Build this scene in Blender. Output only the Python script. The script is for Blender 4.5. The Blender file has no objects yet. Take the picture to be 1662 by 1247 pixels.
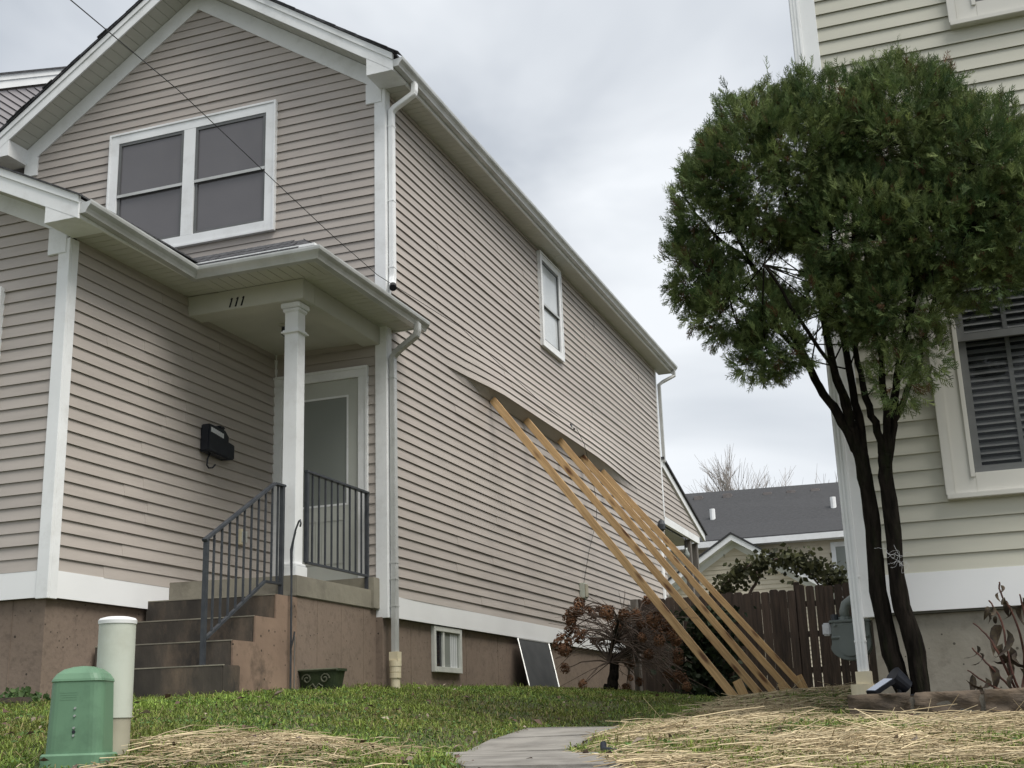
import bpy, bmesh, math, random
import numpy as np
from mathutils import Vector, Matrix
random.seed(7); rng = np.random.default_rng(11)
scene = bpy.context.scene
COL = scene.collection
R = math.radians

# ------------------------------------------------------------------ camera, sky, sun, exposure
CAM = Vector((5.3068, -11.0959, -1.0774)); YAW, ROLL, PITCH, FPX = 0.3412, -0.0337, 0.2686, 2027.637
fwd = Vector((-math.sin(YAW)*math.cos(PITCH), math.cos(YAW)*math.cos(PITCH), math.sin(PITCH)))
_r = Vector((math.cos(YAW), math.sin(YAW), 0)); _u = _r.cross(fwd)
rgt = _r*math.cos(ROLL) + _u*math.sin(ROLL); upv = -_r*math.sin(ROLL) + _u*math.cos(ROLL)
camd = bpy.data.cameras.new('camera'); cam = bpy.data.objects.new('camera', camd); COL.objects.link(cam)
cam.matrix_world = Matrix(((rgt.x, upv.x, -fwd.x, CAM.x), (rgt.y, upv.y, -fwd.y, CAM.y), (rgt.z, upv.z, -fwd.z, CAM.z), (0, 0, 0, 1)))
camd.sensor_fit = 'HORIZONTAL'; camd.sensor_width = 36; camd.lens = FPX/1662*36; camd.clip_start = .05; camd.clip_end = 2000
scene.camera = cam

SUN_EL, SUN_AZ = R(60), R(112)      # azimuth clockwise from +Y: light from the right and in front of the houses
w = bpy.data.worlds.new('World'); scene.world = w; w.use_nodes = True
nt = w.node_tree; nt.nodes.clear()
N = nt.nodes.new; L = nt.links.new
out = N('ShaderNodeOutputWorld'); bg = N('ShaderNodeBackground'); L(bg.outputs[0], out.inputs[0])
sky = N('ShaderNodeTexSky'); sky.sky_type = 'NISHITA'; sky.sun_disc = False; sky.sun_elevation = SUN_EL; sky.sun_rotation = SUN_AZ
skm = N('ShaderNodeMixRGB'); skm.blend_type = 'MULTIPLY'; skm.inputs[0].default_value = 1; skm.inputs[2].default_value = (.12, .12, .10, 1)
L(sky.outputs[0], skm.inputs[1])
tc = N('ShaderNodeTexCoord'); mp = N('ShaderNodeMapping'); mp.inputs['Scale'].default_value = (1, 1, 2.2); L(tc.outputs['Generated'], mp.inputs[0])
n1 = N('ShaderNodeTexNoise'); n1.inputs['Scale'].default_value = 2.1; n1.inputs['Detail'].default_value = 5; n1.inputs['Roughness'].default_value = .5; n1.inputs['Distortion'].default_value = .5
L(mp.outputs[0], n1.inputs[0])
cr = N('ShaderNodeValToRGB'); L(n1.outputs[0], cr.inputs[0])
cr.color_ramp.elements[0].position = .38; cr.color_ramp.elements[0].color = (.55, .59, .65, 1)
cr.color_ramp.elements[1].position = .62; cr.color_ramp.elements[1].color = (.92, .95, .99, 1)
mx = N('ShaderNodeMixRGB'); mx.inputs[0].default_value = .92; L(skm.outputs[0], mx.inputs[1]); L(cr.outputs[0], mx.inputs[2])
L(mx.outputs[0], bg.inputs[0]); bg.inputs[1].default_value = .375

sd = bpy.data.lights.new('sun', 'SUN'); so = bpy.data.objects.new('sun', sd); COL.objects.link(so)
sd.energy = 1.5; sd.angle = R(40); sd.color = (1, .96, .9)
sdir = Vector((math.sin(SUN_AZ)*math.cos(SUN_EL), math.cos(SUN_AZ)*math.cos(SUN_EL), math.sin(SUN_EL)))
so.rotation_euler = sdir.to_track_quat('Z', 'Y').to_euler(); so.location = (0, 0, 30)
scene.view_settings.view_transform = 'Standard'; scene.view_settings.look = 'None'
scene.view_settings.exposure = 1.5; scene.view_settings.gamma = 1; scene.view_settings.use_curve_mapping = False
scene.cycles.use_denoising = True
scene.cycles.max_bounces = 6; scene.cycles.transparent_max_bounces = 8

# ------------------------------------------------------------------ helpers
def at(u, v, y):                       # a point of the photograph on the plane Y = y
    d = fwd + rgt*((u-831)/FPX) - upv*((v-623.5)/FPX)
    return CAM + d*((y-CAM.y)/d.y)
def tag(o, label=None, cat=None, group=None, kind=None):
    if label: o['label'] = label
    if cat: o['category'] = cat
    if group: o['group'] = group
    if kind: o['kind'] = kind
    return o
def empty(name, loc=(0, 0, 0)):
    o = bpy.data.objects.new(name, None); o.empty_display_size = .1; o.location = loc; COL.objects.link(o); return o
def link(name, me, mat, parent=None):
    o = bpy.data.objects.new(name, me); COL.objects.link(o)
    if mat is not None and not me.materials: me.materials.append(mat)
    if parent is not None:
        o.parent = parent
        o.matrix_parent_inverse = Matrix.Translation(-world_loc(parent))
    return o
def world_loc(o):
    p = Vector((0, 0, 0))
    while o is not None:
        if o.parent is None or True:
            p += o.location
        if o.parent is not None: p += o.matrix_parent_inverse.translation
        o = o.parent
    return p
class MB:
    def __init__(s): s.v = []; s.f = []; s.smooth = False
    def add(s, vs, fs):
        b = len(s.v); s.v += [tuple(p) for p in vs]; s.f += [tuple(i+b for i in f) for f in fs]; return s
    def box(s, x0, x1, y0, y1, z0, z1):
        x0, x1 = sorted((x0, x1)); y0, y1 = sorted((y0, y1)); z0, z1 = sorted((z0, z1))
        vs = [(x, y, z) for z in (z0, z1) for y in (y0, y1) for x in (x0, x1)]
        return s.add(vs, [(0, 2, 3, 1), (4, 5, 7, 6), (0, 1, 5, 4), (2, 6, 7, 3), (0, 4, 6, 2), (1, 3, 7, 5)])
    def fbox(s, F, u0, u1, n0, n1, z0, z1):
        vs = [F(u, n, z) for z in (z0, z1) for n in (n0, n1) for u in (u0, u1)]
        return s.add(vs, [(0, 2, 3, 1), (4, 5, 7, 6), (0, 1, 5, 4), (2, 6, 7, 3), (0, 4, 6, 2), (1, 3, 7, 5)])
    def prism(s, poly, ext):            # poly: list of 3D points, ext: vector
        n = len(poly); e = Vector(ext)
        vs = [Vector(p) for p in poly] + [Vector(p)+e for p in poly]
        fs = [tuple(range(n))[::-1], tuple(range(n, 2*n))] + [(i, (i+1) % n, (i+1) % n+n, i+n) for i in range(n)]
        return s.add(vs, fs)
    def bar(s, a, b, w, h, up=(0, 0, 1)):
        a = Vector(a); b = Vector(b); d = (b-a).normalized(); up = Vector(up)
        x = d.cross(up)
        if x.length < 1e-4: x = d.cross(Vector((0, 1, 0)))
        x.normalize(); y = x.cross(d).normalized()
        vs = [p + x*(sx*w/2) + y*(sy*h/2) for p in (a, b) for sx, sy in ((-1, -1), (1, -1), (1, 1), (-1, 1))]
        return s.add(vs, [(0, 1, 2, 3), (7, 6, 5, 4), (0, 4, 5, 1), (1, 5, 6, 2), (2, 6, 7, 3), (3, 7, 4, 0)])
    def tube(s, pts, rad, n=8, cap=True):
        pts = [Vector(p) for p in pts]; m = len(pts)
        if not hasattr(rad, '__len__'): rad = [rad]*m
        ref = Vector((0, 0, 1)); vs = []
        prev = None
        for i, p in enumerate(pts):
            d = (pts[min(i+1, m-1)] - pts[max(i-1, 0)]).normalized()
            if prev is None:
                x = d.cross(ref if abs(d.z) < .95 else Vector((1, 0, 0))).normalized()
            else:
                x = (prev - d*prev.dot(d)).normalized()
            prev = x; y = d.cross(x)
            vs += [p + (x*math.cos(2*math.pi*k/n) + y*math.sin(2*math.pi*k/n))*rad[i] for k in range(n)]
        fs = [(i*n+k, i*n+(k+1) % n, (i+1)*n+(k+1) % n, (i+1)*n+k) for i in range(m-1) for k in range(n)]
        if cap: fs += [tuple(range(n))[::-1], tuple(range((m-1)*n, m*n))]
        return s.add(vs, fs)
    def rtube(s, pts, w, d, side=(0, 1, 0)):  # rectangular pipe: w along `side`, d across
        pts = [Vector(p) for p in pts]; m = len(pts); sx = Vector(side); vs = []
        for i, p in enumerate(pts):
            t = Vector((0, 0, 0))
            if i > 0: t += (pts[i]-pts[i-1]).normalized()
            if i < m-1: t += (pts[i+1]-pts[i]).normalized()
            t.normalize(); y = t.cross(sx).normalized()
            sc = 1.0
            if 0 < i < m-1:
                c = abs(t.dot((pts[i+1]-pts[i]).normalized())); sc = 1/max(c, .5)
            vs += [p + sx*(a*w/2) + y*(b*d/2*sc) for a, b in ((-1, -1), (1, -1), (1, 1), (-1, 1))]
        fs = [(i*4+k, i*4+(k+1) % 4, (i+1)*4+(k+1) % 4, (i+1)*4+k) for i in range(m-1) for k in range(4)]
        fs += [(3, 2, 1, 0), tuple(range((m-1)*4, m*4))]
        return s.add(vs, fs)
    def lathe(s, c, prof, n=20):        # prof: (radius, z)
        c = Vector(c); m = len(prof)
        vs = [c + Vector((r*math.cos(2*math.pi*k/n), r*math.sin(2*math.pi*k/n), z)) for r, z in prof for k in range(n)]
        fs = [(i*n+k, i*n+(k+1) % n, (i+1)*n+(k+1) % n, (i+1)*n+k) for i in range(m-1) for k in range(n)]
        fs += [tuple(range(n))[::-1], tuple(range((m-1)*n, m*n))]
        return s.add(vs, fs)
    def mesh(s, name, mat=None, bevel=0, smooth=False):
        me = bpy.data.meshes.new(name); me.from_pydata(s.v, [], s.f)
        bm = bmesh.new(); bm.from_mesh(me)
        bmesh.ops.recalc_face_normals(bm, faces=bm.faces)
        if bevel: bmesh.ops.bevel(bm, geom=list(bm.edges), offset=bevel, segments=2, affect='EDGES', clamp_overlap=True)
        bm.to_mesh(me); bm.free()
        if smooth:
            for p in me.polygons: p.use_smooth = True
        if mat: me.materials.append(mat)
        return me
    def build(s, name, mat, parent=None, bevel=0, smooth=False):
        return link(name, s.mesh(name, mat, bevel, smooth), mat, parent)
def frame(O, U, Nn):
    O = Vector(O); U = Vector(U); Nn = Vector(Nn)
    return lambda u, n, z: O + U*u + Nn*n + Vector((0, 0, z))

# ------------------------------------------------------------------ materials
def nodes(name):
    m = bpy.data.materials.new(name); m.use_nodes = True; t = m.node_tree; b = t.nodes['Principled BSDF']
    return m, t, b
def pm(name, c1, c2=None, scale=6, rough=.7, bump=0, bscale=None, stretch=(1, 1, 1), metal=0, spec=.4, rnd=0, lo=.35, hi=.65, detail=6, dirt=None):
    """two-tone noise material; rnd = brightness change from piece to piece; dirt = (colour, amount, scale)"""
    m, t, b = nodes(name); n = t.nodes.new; l = t.links.new
    c2 = c2 or tuple(x*.85 for x in c1)
    tcn = n('ShaderNodeTexCoord'); mpn = n('ShaderNodeMapping'); mpn.inputs['Scale'].default_value = stretch; l(tcn.outputs['Object'], mpn.inputs[0])
    no = n('ShaderNodeTexNoise'); no.inputs['Scale'].default_value = scale; no.inputs['Detail'].default_value = detail; l(mpn.outputs[0], no.inputs[0])
    rp = n('ShaderNodeValToRGB'); rp.color_ramp.elements[0].position = lo; rp.color_ramp.elements[1].position = hi
    rp.color_ramp.elements[0].color = (*c1, 1); rp.color_ramp.elements[1].color = (*c2, 1); l(no.outputs[0], rp.inputs[0])
    col = rp.outputs[0]
    if dirt:
        dn = n('ShaderNodeTexNoise'); dn.inputs['Scale'].default_value = dirt[2]; dn.inputs['Detail'].default_value = 8; dn.inputs['Roughness'].default_value = .7
        l(mpn.outputs[0], dn.inputs[0])
        dr = n('ShaderNodeValToRGB'); dr.color_ramp.elements[0].position = .5; dr.color_ramp.elements[0].color = (0, 0, 0, 1)
        dr.color_ramp.elements[1].position = .72; dr.color_ramp.elements[1].color = (dirt[1],)*3 + (1,); l(dn.outputs[0], dr.inputs[0])
        dm = n('ShaderNodeMixRGB'); l(dr.outputs[0], dm.inputs[0]); l(col, dm.inputs[1]); dm.inputs[2].default_value = (*dirt[0], 1); col = dm.outputs[0]
    if rnd:
        oi = n('ShaderNodeObjectInfo'); mr = n('ShaderNodeMapRange'); mr.inputs[3].default_value = 1-rnd; mr.inputs[4].default_value = 1+rnd; l(oi.outputs['Random'], mr.inputs[0])
        hv = n('ShaderNodeHueSaturation'); l(mr.outputs[0], hv.inputs['Value']); l(col, hv.inputs['Color']); col = hv.outputs[0]
    l(col, b.inputs['Base Color'])
    b.inputs['Roughness'].default_value = rough; b.inputs['Metallic'].default_value = metal
    b.inputs['Specular IOR Level'].default_value = spec
    if bump:
        bn = n('ShaderNodeTexNoise'); bn.inputs['Scale'].default_value = bscale or scale*4; bn.inputs['Detail'].default_value = 6; l(mpn.outputs[0], bn.inputs[0])
        bp = n('ShaderNodeBump'); bp.inputs['Strength'].default_value = bump; bp.inputs['Distance'].default_value = .01; l(bn.outputs[0], bp.inputs['Height']); l(bp.outputs[0], b.inputs['Normal'])
    return m
def pits(m, scale, size, col, amt=1.0):
    """small dark bug holes in cast concrete"""
    t = m.node_tree; n = t.nodes.new; l = t.links.new; b = t.nodes['Principled BSDF']; src = b.inputs['Base Color'].links[0].from_socket
    tc_ = n('ShaderNodeTexCoord'); v = n('ShaderNodeTexVoronoi'); v.inputs['Scale'].default_value = scale; l(tc_.outputs['Object'], v.inputs[0])
    sz = n('ShaderNodeSeparateColor'); l(v.outputs['Color'], sz.inputs[0])
    mm = n('ShaderNodeMath'); mm.operation = 'MULTIPLY'; mm.inputs[1].default_value = size; l(sz.outputs[0], mm.inputs[0])
    lt_ = n('ShaderNodeMath'); lt_.operation = 'LESS_THAN'; l(v.outputs['Distance'], lt_.inputs[0]); l(mm.outputs[0], lt_.inputs[1])
    ma = n('ShaderNodeMath'); ma.operation = 'MULTIPLY'; ma.inputs[1].default_value = amt; l(lt_.outputs[0], ma.inputs[0])
    mx_n = n('ShaderNodeMixRGB'); l(ma.outputs[0], mx_n.inputs[0]); l(src, mx_n.inputs[1]); mx_n.inputs[2].default_value = (*col, 1); l(mx_n.outputs[0], b.inputs['Base Color'])
def attr_mat(name, rough=.8, spec=.2, trans=0):
    m, t, b = nodes(name); a = t.nodes.new('ShaderNodeAttribute'); a.attribute_name = 'tint'
    t.links.new(a.outputs['Color'], b.inputs['Base Color']); b.inputs['Roughness'].default_value = rough; b.inputs['Specular IOR Level'].default_value = spec
    if trans:
        tr = t.nodes.new('ShaderNodeBsdfTranslucent'); t.links.new(a.outputs['Color'], tr.inputs[0]); ms = t.nodes.new('ShaderNodeMixShader'); ms.inputs[0].default_value = trans
        t.links.new(b.outputs[0], ms.inputs[1]); t.links.new(tr.outputs[0], ms.inputs[2]); t.links.new(ms.outputs[0], t.nodes['Material Output'].inputs[0])
    return m
def glass_mat(name, col=(.02, .022, .025), rough=.03, mixt=0):
    m, t, b = nodes(name); b.inputs['Base Color'].default_value = (*col, 1); b.inputs['Roughness'].default_value = rough; b.inputs['Specular IOR Level'].default_value = .5
    if mixt:
        tr = t.nodes.new('ShaderNodeBsdfTransparent'); ms = t.nodes.new('ShaderNodeMixShader'); ms.inputs[0].default_value = mixt
        t.links.new(b.outputs[0], ms.inputs[1]); t.links.new(tr.outputs[0], ms.inputs[2]); t.links.new(ms.outputs[0], t.nodes['Material Output'].inputs[0])
    return m
M = {}
M['beige'] = pm('beige_vinyl', (.432, .390, .354), (.402, .363, .330), 1.3, .55, .06, 40, (1, 1, 8), rnd=.035, dirt=((.30, .272, .245), .30, 1.3))
M['sheath'] = pm('dark_sheathing', (.10, .085, .075), None, 5, .9)
M['gsheath'] = pm('olive_sheathing', (.16, .16, .135), None, 5, .9)
M['sage'] = pm('pale_sage_vinyl', (.53, .52, .44), (.495, .486, .413), 1.2, .55, .06, 40, (1, 1, 8), rnd=.03)
M['white'] = pm('white_trim', (.83, .845, .85), (.77, .785, .79), 2.5, .5, .02, 30, dirt=((.45, .44, .41), .35, 3.5))
M['whiteb'] = pm('white_band', (.85, .86, .865), (.80, .81, .815), 1.5, .5, .05, 3)
M['gutter'] = pm('weathered_aluminium', (.55, .56, .55), (.44, .45, .43), 3, .38, .02, 20, metal=.25, spec=.5, dirt=((.3, .3, .27), .4, 5))
M['soffit'] = pm('cream_soffit', (.56, .56, .505), (.52, .52, .47), 3, .6)
M['shingle'] = pm('charcoal_shingle', (.035, .036, .04), (.075, .076, .082), 26, .95, .5, 60, (1, 1, 1))
M['found'] = pm('brown_foundation_paint', (.225, .172, .134), (.19, .145, .113), 1.6, .85, .3, 30, dirt=((.07, .054, .044), .55, 16))
M['cheek'] = pm('red_brown_parging', (.285, .20, .145), (.215, .15, .11), 2.2, .85, .5, 9, dirt=((.05, .04, .03), .8, 5))
M['stain'] = pm('stained_step_concrete', (.065, .055, .044), (.032, .028, .024), 4, .85, .4, 25, (1, 1, .45), dirt=((.20, .145, .10), .6, 3))
M['slabc'] = pm('slab_concrete', (.28, .26, .205), (.19, .175, .14), 2.2, .85, .3, 30, dirt=((.10, .09, .07), .6, 3))
M['conc'] = pm('grey_concrete', (.36, .335, .28), (.29, .27, .22), 2.5, .85, .35, 25, dirt=((.14, .125, .10), .7, 6))
M['path'] = pm('path_slab', (.25, .236, .212), (.17, .16, .144), 5, .8, .4, 40, dirt=((.08, .07, .055), .6, 4), rnd=.08)
M['iron'] = pm('painted_iron', (.032, .037, .045), (.05, .055, .062), 14, .45, .1, 60)
M['black'] = pm('black_plastic', (.008, .010, .016), (.014, .017, .024), 12, .5)
M['label'] = pm('label_white', (.65, .66, .68), None, 40, .5)
M['doorp'] = pm('storm_door', (.50, .515, .47), (.47, .485, .445), 3, .5)
M['pane'] = glass_mat('window_pane'); M['panel'] = glass_mat('grey_pane', (.24, .26, .24), .08)
M['scrpane'] = pm('screened_pane', (.115, .11, .117), (.135, .13, .138), 1.0, .12, .03, 2, spec=.5); M['palepane'] = pm('sky_curtain_pane', (.60, .63, .64), (.42, .45, .46), 1.5, .08, stretch=(1, 1, .5))  # palepane: white sky reflection and curtain painted into its pale tones
M['screen'] = pm('insect_screen', (.105, .10, .108), (.135, .13, .14), 3, .75)
M['screen2'] = pm('dark_screen', (.035, .037, .038), (.05, .052, .052), 5, .8)
M['vent'] = pm('vinyl_frame', (.60, .61, .57), None, 8, .5)
M['taupe'] = pm('pale_taupe_casing', (.62, .61, .565), (.57, .56, .52), 2, .55)
M['gframe'] = pm('grey_sash', (.13, .135, .135), None, 8, .5)
M['blind'] = pm('grey_blind', (.36, .375, .37), None, 8, .5)
M['curtain'] = pm('pale_curtain', (.6, .62, .62), (.45, .47, .48), 6, .8, stretch=(1, 6, .3))
M['pgreen'] = pm('green_plastic', (.125, .235, .145), (.11, .21, .13), 4, .5, dirt=((.05, .10, .06), .5, 6))
M['bolt'] = pm('zinc_bolt', (.5, .52, .5), None, 8, .35, metal=.8)
M['pvc'] = pm('aged_white_pvc', (.50, .53, .46), (.45, .48, .42), 3, .5, dirt=((.28, .27, .2), .35, 4))
M['pvc2'] = pm('sand_concrete_sleeve', (.36, .34, .26), (.28, .26, .2), 4, .7, .1)
M['cap'] = pm('white_cap', (.78, .79, .79), None, 4, .45)
M['tan'] = pm('yellowed_pvc', (.62, .55, .38), (.68, .62, .47), 6, .5)
M['fence'] = pm('dark_stained_cedar', (.088, .063, .05), (.048, .037, .031), 5, .85, .4, 20, (6, 6, .5), rnd=.25)
M['graywood'] = pm('weathered_post', (.17, .155, .135), (.11, .10, .09), 5, .9, .3, 20, (6, 6, .5))
M['meter'] = pm('meter_grey', (.17, .195, .185), (.15, .17, .16), 8, .5)
M['cream'] = pm('cream_siding', (.62, .56, .44), (.58, .52, .41), 3, .6)
M['farroof'] = pm('grey_shingle_roof', (.030, .031, .033), (.060, .061, .065), 9, .95, .3, 20, (1.2, 9, 9))
M['planter'] = pm('mossy_green_pot', (.022, .035, .014), (.035, .05, .02), 14, .7, .2)
M['moss'] = pm('pot_rim', (.12, .125, .085), (.08, .085, .055), 14, .8, .2)
M['stone'] = pm('brown_sandstone', (.155, .118, .085), (.075, .06, .047), 5, .95, 1.0, 20, (1, 1, 2.2), rnd=.25, dirt=((.20, .155, .11), .5, 9))
M['mortar'] = pm('mortar', (.20, .185, .155), None, 20, .95, .5)
M['soil'] = pm('soil', (.05, .038, .027), (.085, .065, .045), 14, .95, .8, 30)
M['bark'] = pm('dark_bark', (.008, .007, .006), (.022, .018, .015), 9, 1.0, 1.0, 22, (4, 4, .8), spec=.05, dirt=((.018, .026, .010), .6, 3))
M['twig'] = pm('dead_twig', (.13, .098, .08), (.085, .063, .05), 9, .9)
M['redtwig'] = pm('red_stem', (.12, .05, .035), (.07, .035, .028), 12, .8)
M['petal'] = pm('dried_petals', (.20, .10, .05), (.10, .05, .028), 30, .95, rnd=.35)
M['deadleaf'] = pm('wilted_leaf', (.055, .04, .034), (.10, .08, .048), 9, .85, rnd=.4)
M['barebranch'] = pm('hazy_bare_branch', (.34, .31, .29), None, 6, .9)  # distance haze put into the pale branch colour
M['cable'] = pm('black_cable', (.012, .012, .013), None, 9, .6)
M['ventcap'] = pm('vent_cap', (.20, .18, .175), (.15, .135, .13), 5, .6)
M['greyhouse'] = pm('lavender_grey_vinyl', (.32, .30, .31), (.29, .275, .285), 2, .6, rnd=.03)
M['tint_leaf'] = attr_mat('foliage', .65, .25, .25)
M['tint_straw'] = attr_mat('straw_stalks', .7, .25, .1)
M['gold'] = pm('patch', (.7, .6, .4), None)
pits(M['found'], 14, .16, (.05, .038, .03)); pits(M['conc'], 16, .15, (.10, .09, .07)); pits(M['cheek'], 12, .14, (.05, .036, .028))
def wood_mat():
    m, t, b = nodes('fresh_pine'); n = t.nodes.new; l = t.links.new
    tcn = n('ShaderNodeTexCoord'); oi = n('ShaderNodeObjectInfo')
    ad = n('ShaderNodeVectorMath'); ad.operation = 'MULTIPLY_ADD'; ad.inputs[1].default_value = (1, 1, 1); l(tcn.outputs['Object'], ad.inputs[0])
    cx = n('ShaderNodeCombineXYZ'); ml = n('ShaderNodeMath'); ml.operation = 'MULTIPLY'; ml.inputs[1].default_value = 37; l(oi.outputs['Random'], ml.inputs[0]); l(ml.outputs[0], cx.inputs[2]); l(cx.outputs[0], ad.inputs[2])
    mp = n('ShaderNodeMapping'); mp.inputs['Scale'].default_value = (26, 26, 1.1); l(ad.outputs[0], mp.inputs[0])
    no = n('ShaderNodeTexNoise'); no.inputs['Scale'].default_value = 2.2; no.inputs['Detail'].default_value = 5; no.inputs['Distortion'].default_value = 1.2; l(mp.outputs[0], no.inputs[0])
    rp = n('ShaderNodeValToRGB'); rp.color_ramp.elements[0].position = .3; rp.color_ramp.elements[0].color = (.42, .255, .115, 1); rp.color_ramp.elements[1].position = .68; rp.color_ramp.elements[1].color = (.68, .465, .235, 1); l(no.outputs[0], rp.inputs[0])
    mp2 = n('ShaderNodeMapping'); mp2.inputs['Scale'].default_value = (9, 9, 2.3); l(ad.outputs[0], mp2.inputs[0])
    vo = n('ShaderNodeTexVoronoi'); vo.inputs['Scale'].default_value = 1.0; l(mp2.outputs[0], vo.inputs[0])
    kr = n('ShaderNodeValToRGB'); kr.color_ramp.elements[0].position = .15; kr.color_ramp.elements[0].color = (1, 1, 1, 1); kr.color_ramp.elements[1].position = .29; kr.color_ramp.elements[1].color = (0, 0, 0, 1); l(vo.outputs['Distance'], kr.inputs[0])
    mxn = n('ShaderNodeMixRGB'); l(kr.outputs[0], mxn.inputs[0]); l(rp.outputs[0], mxn.inputs[1]); mxn.inputs[2].default_value = (.15, .065, .028, 1)
    mp3 = n('ShaderNodeMapping'); mp3.inputs['Scale'].default_value = (3, 3, .9); l(ad.outputs[0], mp3.inputs[0])
    n3 = n('ShaderNodeTexNoise'); n3.inputs['Scale'].default_value = 1.5; l(mp3.outputs[0], n3.inputs[0])
    hv = n('ShaderNodeHueSaturation'); l(mxn.outputs[0], hv.inputs['Color'])
    mr = n('ShaderNodeMapRange'); mr.inputs[3].default_value = .75; mr.inputs[4].default_value = 1.2; l(n3.outputs[0], mr.inputs[0]); l(mr.outputs[0], hv.inputs['Value'])
    l(hv.outputs[0], b.inputs['Base Color']); b.inputs['Roughness'].default_value = .65
    return m
M['pine'] = wood_mat()
def ground_mat():
    m, t, b = nodes('lawn_soil'); n = t.nodes.new; l = t.links.new
    tcn = n('ShaderNodeTexCoord')
    no = n('ShaderNodeTexNoise'); no.inputs['Scale'].default_value = 3; no.inputs['Detail'].default_value = 8; l(tcn.outputs['Object'], no.inputs[0])
    rp = n('ShaderNodeValToRGB'); rp.color_ramp.elements[0].position = .35; rp.color_ramp.elements[0].color = (.045, .06, .018, 1); rp.color_ramp.elements[1].position = .68; rp.color_ramp.elements[1].color = (.085, .07, .04, 1); l(no.outputs[0], rp.inputs[0])
    l(rp.outputs[0], b.inputs['Base Color']); b.inputs['Roughness'].default_value = .95
    return m
M['ground'] = ground_mat()

# ------------------------------------------------------------------ ground
CP = [(.06, -2.6, -.765), (.1, -2.1, -.745), (.1, -1.7, -.735), (.13, -1.2, -.725), (.05, -.5, -.71), (0, 0, -.695), (0, 1.26, -.658), (0, 2.7, -.647), (0, 5, -.62), (0, 7.7, -.67), (0, 9.2, -.70), (-.1, -1.6, -.73), (-.05, -2.9, -.785), (-.66, -3.1, -.80),
      (-1.4, -3.4, -.775), (-3, -3.4, -.76), (-5, -3.4, -.76), (-4, 3, -.65), (2.87, 2.78, -.93), (2.9, 4.06, -.87), (2.92, 5.4, -.90), (2.92, 6.6, -.90), (2.93, 7.6, -.89), (2.7, 9.2, -.88), (4.2, 9.2, -.88), (1.3, 8, -.80), (8, 9, -.9), (-4, 11, -.55), (3, 11, -.85),
      (2.83, -5.2, -1.205), (2.83, -2.1, -1.15), (3.4, -5.5, -1.2), (3.66, -7.08, -1.21), (3.02, 0, -.94), (3.56, 0, -.905), (4.28, .2, -.865), (3.15, -1, -.985), (3.25, -2, -1.055), (3.65, -4, -1.10), (2.6, -6.45, -1.12), (2.4, -1, -1.0), (1.5, 0, -.80), (1.5, 3, -.73),
      (4.0, 0, -.88), (4.35, -1.2, -.93), (4.2, 3, -.89), (4.5, -3.0, -1.115), (5.2, -3.0, -1.12), (6, -3.0, -1.12), (8, -3.0, -1.12), (4.9, -6.57, -1.25), (5.3, -6.43, -1.26), (4.32, -6.78, -1.235), (5.02, -4.56, -1.14), (4.3, -4.86, -1.12), (6.5, -5, -1.2), (3.91, -6.06, -1.195),
      (2.14, -7.14, -1.155), (2.16, -6.87, -1.115), (1.93, -7.21, -1.165), (.91, -6.06, -1.05), (-.17, -4.83, -.94), (2.79, -7.01, -1.19), (1.7, -5.24, -1.03), (3.16, -6.76, -1.205), (2.07, -4.55, -1.035), (1.2, -2.5, -.86),
      (2, -8.2, -1.6), (4, -8.2, -1.55), (6, -8.2, -1.6), (-2, -8.2, -1.6), (-5, -8, -1.6), (5.3, -9.6, -2.4), (1, -9.6, -2.4), (-4, -9.6, -2.4), (8, -9.6, -2.4), (5.3, -11.5, -2.66), (0, -11.5, -2.66), (9, -11.5, -2.66), (-5, -11.5, -2.66)]
_c = np.array(CP)
def _k(d): return np.where(d > 1e-9, d*d*np.log(d+1e-12), 0)
_n = len(_c); _A = np.zeros((_n+3, _n+3)); _D = np.linalg.norm(_c[:, None, :2]-_c[None, :, :2], axis=2)
_A[:_n, :_n] = _k(_D) + np.eye(_n)*.004; _A[:_n, _n] = 1; _A[:_n, _n+1:] = _c[:, :2]; _A[_n:, :_n] = _A[:_n, _n:].T
_W = np.linalg.solve(_A, np.concatenate([_c[:, 2], [0, 0, 0]]))
def gz_raw(x, y):
    x = np.clip(np.asarray(x, float), -5, 9); y = np.clip(np.asarray(y, float), -11.5, 11)
    o = np.zeros(np.broadcast(x, y).shape) + _W[_n] + _W[_n+1]*x + _W[_n+2]*y
    for i in range(_n): o = o + _W[i]*_k(np.hypot(x-_c[i, 0], y-_c[i, 1]))
    return o
GX = np.concatenate([np.linspace(-400, -8, 14), np.arange(-7, 10.01, .1), np.linspace(12, 400, 14)])
GY = np.concatenate([np.linspace(-300, -13, 10), np.arange(-12, 12.01, .1), np.linspace(14, 500, 16)])
_gx, _gy = np.meshgrid(GX, GY); _gzv = gz_raw(_gx, _gy)
_gzv = _gzv + .012*np.sin(_gx*5.1+1.3*np.sin(_gy*3.3)) * np.sin(_gy*4.3+1.7*np.sin(_gx*2.1))
pl = [(4.75, -9.0), (4.25, -8.2), (3.66, -7.1), (2.98, -5.75), (2.82, -4.6), (2.8, -3.4), (2.78, -2.3)]
prr = [(5.4, -8.85), (4.85, -8.0), (4.15, -6.85), (3.56, -5.6), (3.4, -4.5), (3.3, -3.4), (3.12, -2.3)]
_lx = np.interp(_gy, [p[1] for p in pl], [p[0] for p in pl]); _rx = np.interp(_gy, [p[1] for p in prr], [p[0] for p in prr])
_gzv = _gzv - .05*((_gx > _lx+.06) & (_gx < _rx-.06) & (_gy < -2.4) & (_gy > -9))      # bed under the slabs
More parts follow.
